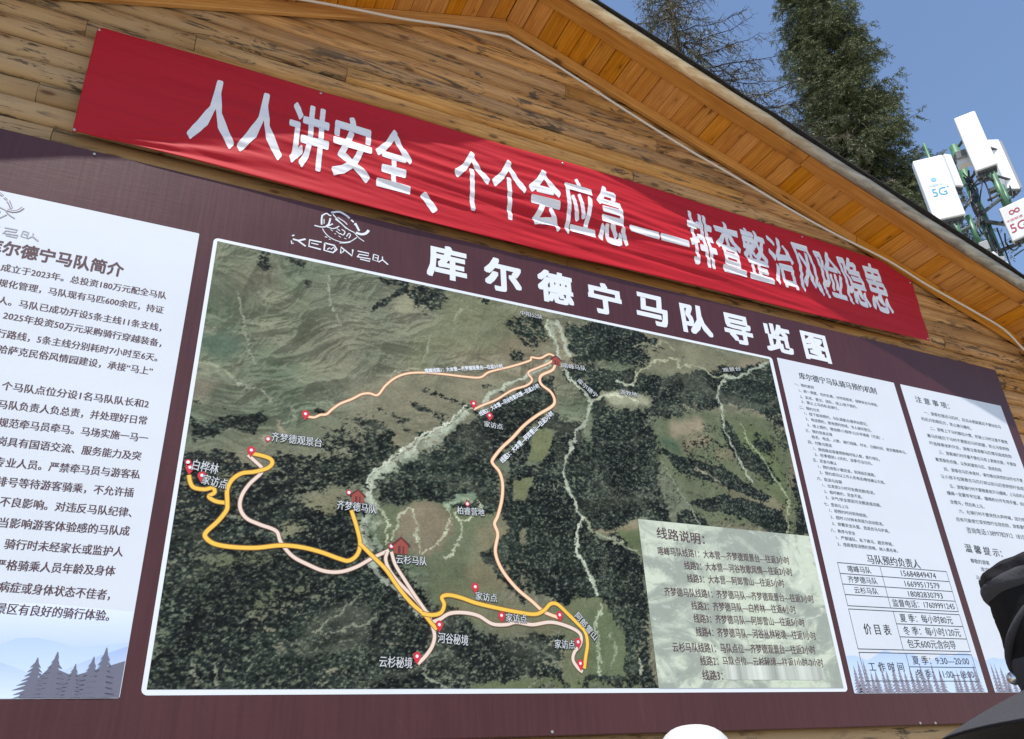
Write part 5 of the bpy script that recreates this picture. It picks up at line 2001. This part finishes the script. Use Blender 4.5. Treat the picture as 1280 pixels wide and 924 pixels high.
def antenna(lbl, pt, pb, wpx, yaw, y, depth=.12, m_=M_ANT, logo=None, back=True, name='antenna_panel', wscale=1.0):
    """upright flat antenna: pt = pixel of the middle of the top edge, pb = middle of bottom edge"""
    a, zb = solve_panel(pt, pb, y)
    h_ = a[2] - zb
    wd_ = wpx * MP * wscale * .80
    t = root(name, lbl, 'antenna', (float(a[0]), y, float(zb)))
    ang = -TH_M + yaw               # rotation about z so that the face looks back to the camera
    c_ = (float(a[0]), y, float(zb + h_ / 2))
    mb = MB()
    mb.box(c_, (wd_, depth, h_), ang)
    bevel(mb.build('shell', m_, t), .018, 3)
    M_ = Matrix.Rotation(ang, 3, 'Z')
    mb = MB()
    cb = Vector(c_) + M_ @ Vector((0, depth * .5 + .02, 0))
    mb.box(cb, (wd_ * .88, .045, h_ * .94), ang)
    mb.build('heat_sink', M_ANTG, t)
    mb = MB()
    cb = Vector(c_) + M_ @ Vector((0, .02, -h_ / 2 - .016))
    mb.box(cb, (wd_ * .86, depth * .8, .035), ang)
    for k in range(5):
        q = Vector(c_) + M_ @ Vector((wd_ * (-.34 + .17 * k), .02, -h_ / 2 - .05))
        mb.tube([tuple(q + Vector((0, 0, .02))), tuple(q - Vector((0, 0, .04)))], .016, 8)
    mb.build('connector_plate', M_STL, t)
    # mounting arm back to the mast
    mb = MB()
    for f_ in (.2, .8):
        q = Vector(c_) + M_ @ Vector((0, depth * .5 + .04, h_ * (f_ - .5)))
        e = Vector((q.x + (mx + .0 - q.x) * .35, q.y + (my - q.y) * .5 + .05, q.z - .02))
        mb.tube([tuple(q), tuple(e)], .022, 8)
    mb.build('mounting_arm', M_STL, t, True)
    if logo:
        for (s, u0, u1, vv, hh, ml, bold) in logo:
            # lettering in face coordinates: u across 0..1, vv height 0..1
            LOGOS.append((s, t, M_, Vector(c_), wd_, h_, depth, u0, u1, vv, hh, ml, bold))
    return t


LOGOS = []
antenna('white flat antenna panel with cyan lettering, lowest left on the mast by the roof edge', (1158.5, 200.5), (1190, 275), 33, .35, YM - .5,
        logo=[('5G', .24, .70, .42, .125, M_CYN, .04), ('+', .73, .82, .475, .04, M_CYN, .05), ('中国移动', .22, .64, .535, .04, M_CYN2, .01), ('●', .34, .52, .63, .065, M_CYN2, 0)])
antenna('narrow white antenna strip standing behind the cyan lettered panel', (1182, 195), (1193, 235), 11, .9, YM - .25, depth=.10)
antenna('large blank white antenna panel, highest on the phone mast', (1205.5, 146), (1229, 212), 25, .1, YM - .55)
antenna('long white antenna panel behind and right of the highest panel', (1238, 178), (1262, 240), 13, -.9, YM + .1, depth=.22)
antenna('white flat antenna panel with crimson lettering at the right of the mast', (1268, 255), (1283, 296), 36, -.15, YM - .45,
        logo=[('5G', .12, .62, .33, .24, M_REDL, .03), ('中国联通', .10, .60, .56, .07, M_REDL, .0), ('∞', .26, .60, .76, .13, M_REDL, .03)])
# remote radio unit under the top panel
q = P(1205, 202, YM - .2)
t = root('radio_unit', 'small grey and white radio unit clamped left of the highest antenna', 'radio unit', tuple(map(float, q)))
mb = MB()
mb.box(q, (13 * MP, .16, 11 * MP), -TH_M + .2)
bevel(mb.build('case', M_ANT, t), .01)
mb = MB()
q2_ = P(1203, 196, YM - .22)
for k in range(7):
    mb.box(q2_ + np.array([0, 0, (k - 3) * 1.3 * MP]), (13 * MP, .2, .5 * MP), -TH_M + .2)
mb.build('cooling_fin', M_ANTG, t)

# logo lettering on the antennas
tmp = []
for (s, t, M_, c_, wd_, h_, dep, u0, u1, vv, hh, ml, bold) in LOGOS:
    cu = bpy.data.curves.new('t', 'FONT')
    cu.body = s
    cu.resolution_u = 3
    cu.fill_mode = 'FRONT'
    o = bpy.data.objects.new('t', cu)
    COL.objects.link(o)
    tmp.append(o)
dg = bpy.context.evaluated_depsgraph_get()
dg.update()
for o, (s, t, M_, c_, wd_, h_, dep, u0, u1, vv, hh, ml, bold) in zip(tmp, LOGOS):
    me = bpy.data.meshes.new_from_object(o.evaluated_get(dg), depsgraph=dg)
    if len(me.vertices):
        xs = [v.co.x for v in me.vertices]
        ys = [v.co.y for v in me.vertices]
        for v in me.vertices:
            u = u0 + (u1 - u0) * (v.co.x - min(xs)) / (max(xs) - min(xs))
            w_ = vv + hh * ((v.co.y - min(ys)) / (max(ys) - min(ys)) - .5)
            v.co = c_ + M_ @ Vector(((u - .5) * wd_, -dep / 2 - .004, (w_ - .5) * h_))
        me.materials.clear()
        me.materials.append(ml)
        link(bpy.data.objects.new('logo_print', me), t)
    cu = o.data
    bpy.data.objects.remove(o)
    bpy.data.curves.remove(cu)

# ------------------------------------------------------------------ people
M_SKIN = mat('tanned skin', (0.42, 0.17, 0.09, 1), 0.5, 0.4)
M_SKIN.node_tree.nodes['Principled BSDF'].inputs['Subsurface Weight'].default_value = 0.1
M_HAIR = mat('black hair', (0.012, 0.01, 0.009, 1), 0.5, 0.4)


def cloth_mat(name, a, b, sc_=180):
    m_ = mat(name, a, 0.85, 0.15)
    g = NG(m_)
    tc = g.n('ShaderNodeTexCoord')
    n1 = g.noise(tc.outputs['Object'], sc_, 2, .6)
    n2 = g.noise(tc.outputs['Object'], 9, 4, .6)
    g.l(g.mix(g.math('ADD', g.math('MULTIPLY', n1, .5), g.math('MULTIPLY', n2, .5)), a, b), g.b.inputs['Base Color'])
    g.bump(g.math('ADD', n1, n2), .25, .003)
    return m_


M_HATG = cloth_mat('washed grey hat cotton', (0.030, 0.030, 0.036, 1), (0.066, 0.066, 0.076, 1), 420)
M_HATC = cloth_mat('charcoal hat cotton', (0.010, 0.010, 0.012, 1), (0.022, 0.021, 0.025, 1), 420)
M_HATK = cloth_mat('black hat mesh', (0.006, 0.006, 0.007, 1), (0.012, 0.012, 0.014, 1))
M_JKT = cloth_mat('dark jacket', (0.03, 0.035, 0.05, 1), (0.05, 0.055, 0.075, 1))
M_TRS = cloth_mat('grey trousers', (0.06, 0.06, 0.065, 1), (0.09, 0.09, 0.095, 1))
M_SHRT = cloth_mat('pale blue shirt', (0.35, 0.45, 0.58, 1), (0.42, 0.52, 0.64, 1))
M_CAPW = cloth_mat('white cap cotton', (0.42, 0.42, 0.41, 1), (0.50, 0.50, 0.49, 1), 300)
M_SHOE = mat('shoe leather', (0.03, 0.025, 0.02, 1), .5, .4)


def skin_mesh(name, V, E, rad, m_, parent, rootv=0, sub=2):
    me = bpy.data.meshes.new(name)
    me.from_pydata([tuple(v) for v in V], E, [])
    me.update()
    me.materials.append(m_)
    o = bpy.data.objects.new(name, me)
    link(o, parent)
    s_ = o.modifiers.new('skin', 'SKIN')
    s_.use_smooth_shade = True
    if not me.skin_vertices:
        bpy.context.view_layer.update()
    sv = me.skin_vertices[0].data if me.skin_vertices else None
    if sv is None:
        return o
    for i, r2 in enumerate(rad):
        sv[i].radius = r2 if isinstance(r2, tuple) else (r2, r2)
        sv[i].use_root = (i == rootv)
    m2 = o.modifiers.new('sub', 'SUBSURF')
    m2.levels = sub
    m2.render_levels = sub
    return o


def person(lbl, x, y, height, yaw, shirt, trousers):
    t = root('person', lbl, 'person', (x, y, 0))
    k = height / 1.75
    T = Matrix.Translation((x, y, 0)) @ Matrix.Rotation(yaw, 4, 'Z') @ Matrix.Scale(k, 4)

    def W(p): return tuple(T @ Vector(p))
    # the person faces local -y ... arms hang relaxed
    V, E, Rr = [], [], []

    def add(p, r2, par=None):
        V.append(W(p))
        Rr.append(tuple(q * k for q in r2) if isinstance(r2, tuple) else r2 * k)
        if par is not None: E.append((par, len(V) - 1))
        return len(V) - 1
    pel = add((0, 0, .95), (.13, .095))
    wst = add((0, -.005, 1.10), (.125, .09), pel)
    chs = add((0, -.01, 1.28), (.15, .105), wst)
    shd = add((0, .005, 1.41), (.10, .075), chs)
    nk = add((0, .005, 1.48), .052, shd)
    h1 = add((0, -.012, 1.555), (.066, .078), nk)
    h2 = add((0, -.008, 1.635), (.074, .090), h1)
    h3 = add((0, 0, 1.705), (.058, .072), h2)
    for s_ in (-1, 1):
        a = add((.17 * s_, .005, 1.40), .055, shd)
        b = add((.22 * s_, .02, 1.14), .042, a)
        c = add((.235 * s_, -.05, .90), .030, b)
        d = add((.235 * s_, -.075, .83), (.035, .018), c)
        for f_, (dx, ln_) in enumerate([(-.026, .075), (-.009, .085), (.009, .08), (.025, .065)]):
            e = add((.235 * s_ + dx * .4, -.085 + dx, .775), .0095, d)
            e = add((.230 * s_ + dx * .4, -.085 + dx * 1.1, .775 - ln_ * .55), .0085, e)
            add((.222 * s_ + dx * .4, -.09 + dx * 1.1, .775 - ln_), .0075, e)
        e = add((.225 * s_, -.115, .815), .011, d)
        add((.215 * s_, -.13, .775), .009, e)
        hp = add((.09 * s_, 0, .88), .088, pel)
        kn = add((.105 * s_, -.01, .49), .058, hp)
        an = add((.11 * s_, .02, .09), .038, kn)
        add((.115 * s_, -.11, .035), (.042, .028), an)
    skin_mesh('body', V, E, Rr, M_SKIN, t)
    # shirt over torso and arms
    V, E, Rr = [], [], []
    pel = add((0, 0, .90), (.155, .118))
    wst = add((0, -.005, 1.10), (.148, .112), pel)
    chs = add((0, -.01, 1.28), (.172, .126), wst)
    shd = add((0, .005, 1.42), (.112, .088), chs)
    for s_ in (-1, 1):
        a = add((.175 * s_, .005, 1.405), .069, shd)
        b = add((.225 * s_, .02, 1.14), .056, a)
        add((.238 * s_, -.045, .92), .042, b)
    skin_mesh('jacket', V, E, Rr, shirt, t)
    V, E, Rr = [], [], []
    pel = add((0, 0, .95), (.145, .112))
    for s_ in (-1, 1):
        hp = add((.095 * s_, 0, .86), .102, pel)
        kn = add((.107 * s_, -.01, .49), .074, hp)
        add((.112 * s_, .018, .10), .062, kn)
    skin_mesh('trousers', V, E, Rr, trousers, t)
    for s_ in (-1, 1):
        V, E, Rr = [], [], []
        a = add((.112 * s_, .035, .05), (.046, .045))
        b = add((.114 * s_, -.06, .045), (.048, .04), a)
        add((.116 * s_, -.15, .035), (.045, .03), b)
        skin_mesh('shoe', V, E, Rr, M_SHOE, t)
    # face and hair
    mb = MB()
    nose = [(0, -.083, 1.655), (-.017, -.082, 1.61), (.017, -.082, 1.61), (0, -.112, 1.615)]
    mb.add([W(p) for p in nose], [(0, 1, 3), (0, 3, 2), (1, 2, 3)])
    mb.build('nose', M_SKIN, t)
    for s_ in (-1, 1):
        mb = MB()
        n = 10
        ring = []
        for (r1, xx) in ((.0, .088), (.022, .088), (.030, .078), (.020, .068)):
            for q in range(n):
                a_ = 2 * math.pi * q / n
                ring.append(W((s_ * xx, .008 + r1 * .62 * math.cos(a_) + .010, 1.628 + r1 * math.sin(a_))))
        fs = [(i * n + q, i * n + (q + 1) % n, (i + 1) * n + (q + 1) % n, (i + 1) * n + q) for i in range(3) for q in range(n)]
        mb.add(ring, fs)
        mb.build('ear', M_SKIN, t, True)
        mb = MB()
        mb.tube([W((s_ * .030, -.0815, 1.648)), W((s_ * .030, -.0865, 1.648))], [.013 * k, .006 * k], 10)
        mb.build('eye', M_HAIR, t, True)
    mb = MB()
    mb.tube([W((-.024, -.083, 1.578)), W((0, -.089, 1.576)), W((.024, -.083, 1.578))], .005 * k, 6)
    mb.build('mouth', mat('lips', (0.30, 0.09, 0.07, 1), .5) if 'lips' not in bpy.data.materials else bpy.data.materials['lips'], t, True)
    vs, fs = [], []
    n, m_ = 20, 8
    for i in range(m_ + 1):
        ph = math.radians(90 * (1 - i / m_) - 12)
        for q in range(n):
            a_ = 2 * math.pi * q / n
            rx_, ry_ = .084, .100
            cut = 1.0
            zz = 1.655 + .112 * math.sin(max(ph, math.radians(-30))) - (.05 * (1 + math.sin(a_)) * .5 if i == m_ else 0)
            vs.append(W((rx_ * math.cos(ph) * math.cos(a_), .006 + ry_ * math.cos(ph) * math.sin(a_), zz)))
    for i in range(m_):
        for q in range(n):
            fs.append((i * n + q, i * n + (q + 1) % n, (i + 1) * n + (q + 1) % n, (i + 1) * n + q))
    mesh_obj('hair', vs, fs, M_HAIR, t, True)
    return t, W, k


def lathe(mb, W, prof, n=36, f=None):
    """prof: list of (r, z); f(angle, r, z) -> (x, y, z) may deform"""
    vs, fs = [], []
    if n > 40:
        prof = [tuple(p) for p in smooth_line(prof, 4)]
        n = 110
    for (r, z) in prof:
        for q in range(n):
            a_ = 2 * math.pi * q / n
            vs.append(W(f(a_, r, z) if f else (r * math.cos(a_), r * math.sin(a_), z)))
    for i in range(len(prof) - 1):
        for q in range(n):
            fs.append((i * n + q, i * n + (q + 1) % n, (i + 1) * n + (q + 1) % n, (i + 1) * n + q))
    mb.add(vs, fs)


# near person at the lower right edge, dark outdoor hat
hd = 1.02                                     # metres in front of the camera
v_ = (ray(1428, 846)); v_ = v_ / np.linalg.norm(v_)
hp_ = np.array([0, 0, EYE]) + v_ * hd
print('hat base', hp_)
HB = float(hp_[2])
ph_, W1, k1 = person('person in a dark grey brimmed hat at the lower right corner, seen close', float(hp_[0]), float(hp_[1]), (HB + .062) / 1.0, math.radians(180 + 12), M_JKT, M_TRS)
hx, hy = float(hp_[0]), float(hp_[1])
FRONT = math.atan2(hy, hx) + math.radians(58)          # the brim reaches forward to the left


def hat_f(tilt=math.radians(4), brim=False):
    def f(a_, r, z):
        x, y = r * math.cos(a_), r * math.sin(a_)
        if brim and r > .105:
            fr = max(0, math.cos(a_ - FRONT))
            e = (r - .105) / .07
            k_ = 1 + .03 * fr * e
            x, y = x * k_, y * k_
            z -= e * (.013 + .006 * fr ** 2)
        # tilt down towards the front
        d = x * math.cos(FRONT) + y * math.sin(FRONT)
        z -= d * math.tan(tilt)
        return (x, y, z)
    return f


def WH(p): return (hx + p[0], hy + p[1], HB + p[2])


nz = random.Random(3)


def crumple(fn, amp):
    def f(a_, r, z):
        x, y, zz = fn(a_, r, z)
        u_, w_ = np.array(a_ * 2.6 + 5 + z * 18), np.array(z * 42 + 3 + a_ * .8)
        d = amp * ((vn(u_, w_, 2) - .5) * 2 + (vn(u_ * 2.7, w_ * 2.4, 5) - .5) + .5 * (vn(u_ * 6, w_ * 5, 6) - .5))
        return (x * (1 + float(d)), y * (1 + float(d)), zz + float(d) * .03)
    return f


mb = MB()
lathe(mb, WH, [(.103, -.004), (.105, .012), (.106, .028)], 48, crumple(hat_f(), .02))
mb.build('hat_band', M_HATG, ph_, True)
mb = MB()
lathe(mb, WH, [(.1055, .026), (.1055, .045), (.107, .075), (.109, .100)], 48, crumple(hat_f(), .022))
mb.build('hat_mesh_side', M_HATK, ph_, True)
mb = MB()
lathe(mb, WH, [(.1095, .098), (.1115, .104), (.110, .112), (.108, .114), (.098, .119), (.075, .123), (.04, .125), (.001, .126)], 48, crumple(hat_f(), .035))
mb.build('hat_crown', M_HATC, ph_, True)
mb = MB()
lathe(mb, WH, [(.1085, .088), (.1125, .094), (.1125, .102), (.1085, .108)], 48, crumple(hat_f(), .02))
mb.build('hat_seam', M_HATG, ph_, True)
mb = MB()
lathe(mb, WH, [(.100, .004), (.106, .000), (.125, -.003), (.155, -.009), (.186, -.017), (.189, -.019)], 64, hat_f(brim=True))
mb.build('hat_brim', M_HATG, ph_, True)
mb = MB()
lathe(mb, WH, [(.098, -.001), (.106, -.004), (.125, -.007), (.155, -.013), (.186, -.021), (.189, -.019)], 64, hat_f(brim=True))
mb.build('hat_brim_underside', M_HATK, ph_, True)
mb = MB()
fa = hat_f()
TV = math.atan2(hy, hx)
strap = []
for i in range(14):
    a_ = TV + math.radians(98 + i * 5)
    x, y, z = fa(a_, .105 + .003 * math.sin(i * .4), .022 + .0055 * i)
    strap.append(WH((x, y, z)))
mb.tube(strap, [.0045] * len(strap), 8)
mb.build('hat_strap', M_HATG, ph_, True)
x, y, z = fa(TV + math.radians(97), .106, .014)
mb = MB()
q = Vector(WH((x, y, z)))
mb.tube([tuple(q), tuple(q + Vector((-.006, -.002, 0)))], .0065, 14)
mb.build('hat_eyelet', mat('eyelet metal', (0.7, 0.7, 0.7, 1), .25, .5, .9), ph_, True)

# person with the white cap nearer the wall
v_ = ray(868, 930)
v_ = v_ / np.linalg.norm(v_)
hp_ = np.array([0, 0, EYE]) + v_ * 2.3
pw_, W2, k2 = person('person in a plain white cap, head just showing below the sign board', float(hp_[0]), float(hp_[1]), float(hp_[2]) - .025, math.radians(170), M_SHRT, M_TRS)
cx_, cy_, cz_ = float(hp_[0]), float(hp_[1]), float(hp_[2])


def WC(p): return (cx_ + p[0], cy_ + p[1], cz_ + p[2])


ZT_ = (EYE + (2.3 * (ray(868, 905.5) / np.linalg.norm(ray(868, 905.5)))[2])) - cz_
mb = MB()
hc = ZT_
prof = [(.100, -.035)] + [(.100 * math.cos(math.radians(b)) ** .8, -.035 + (hc + .035) * math.sin(math.radians(b))) for b in (12, 24, 36, 48, 60, 70, 79, 86)] + [(.001, hc)]
lathe(mb, WC, prof, 36, lambda a_, r, z: (r * .93 * math.cos(a_) * (1 + .004 * math.cos(6 * a_)), r * 1.08 * math.sin(a_), z - .0012 * abs(math.cos(3 * a_)) * r / .1))
mb.build('cap_crown', M_CAPW, pw_, True)
vs, fs = [], []
n = 16
for i in range(n + 1):
    a_ = math.radians(25 + 130 * i / n)
    for (rx_, ry_, dz) in ((.092, .106, -.03), (.098, .165, -.040), (.098, .167, -.043), (.092, .106, -.034)):
        vs.append(WC((rx_ * math.cos(a_), ry_ * math.sin(a_), dz - .012 * abs(math.cos(a_)))))
for i in range(n):
    for j in range(4):
        fs.append((i * 4 + j, i * 4 + (j + 1) % 4, (i + 1) * 4 + (j + 1) % 4, (i + 1) * 4 + j))
mesh_obj('cap_visor', vs, fs, M_CAPW, pw_, True)
print('done')
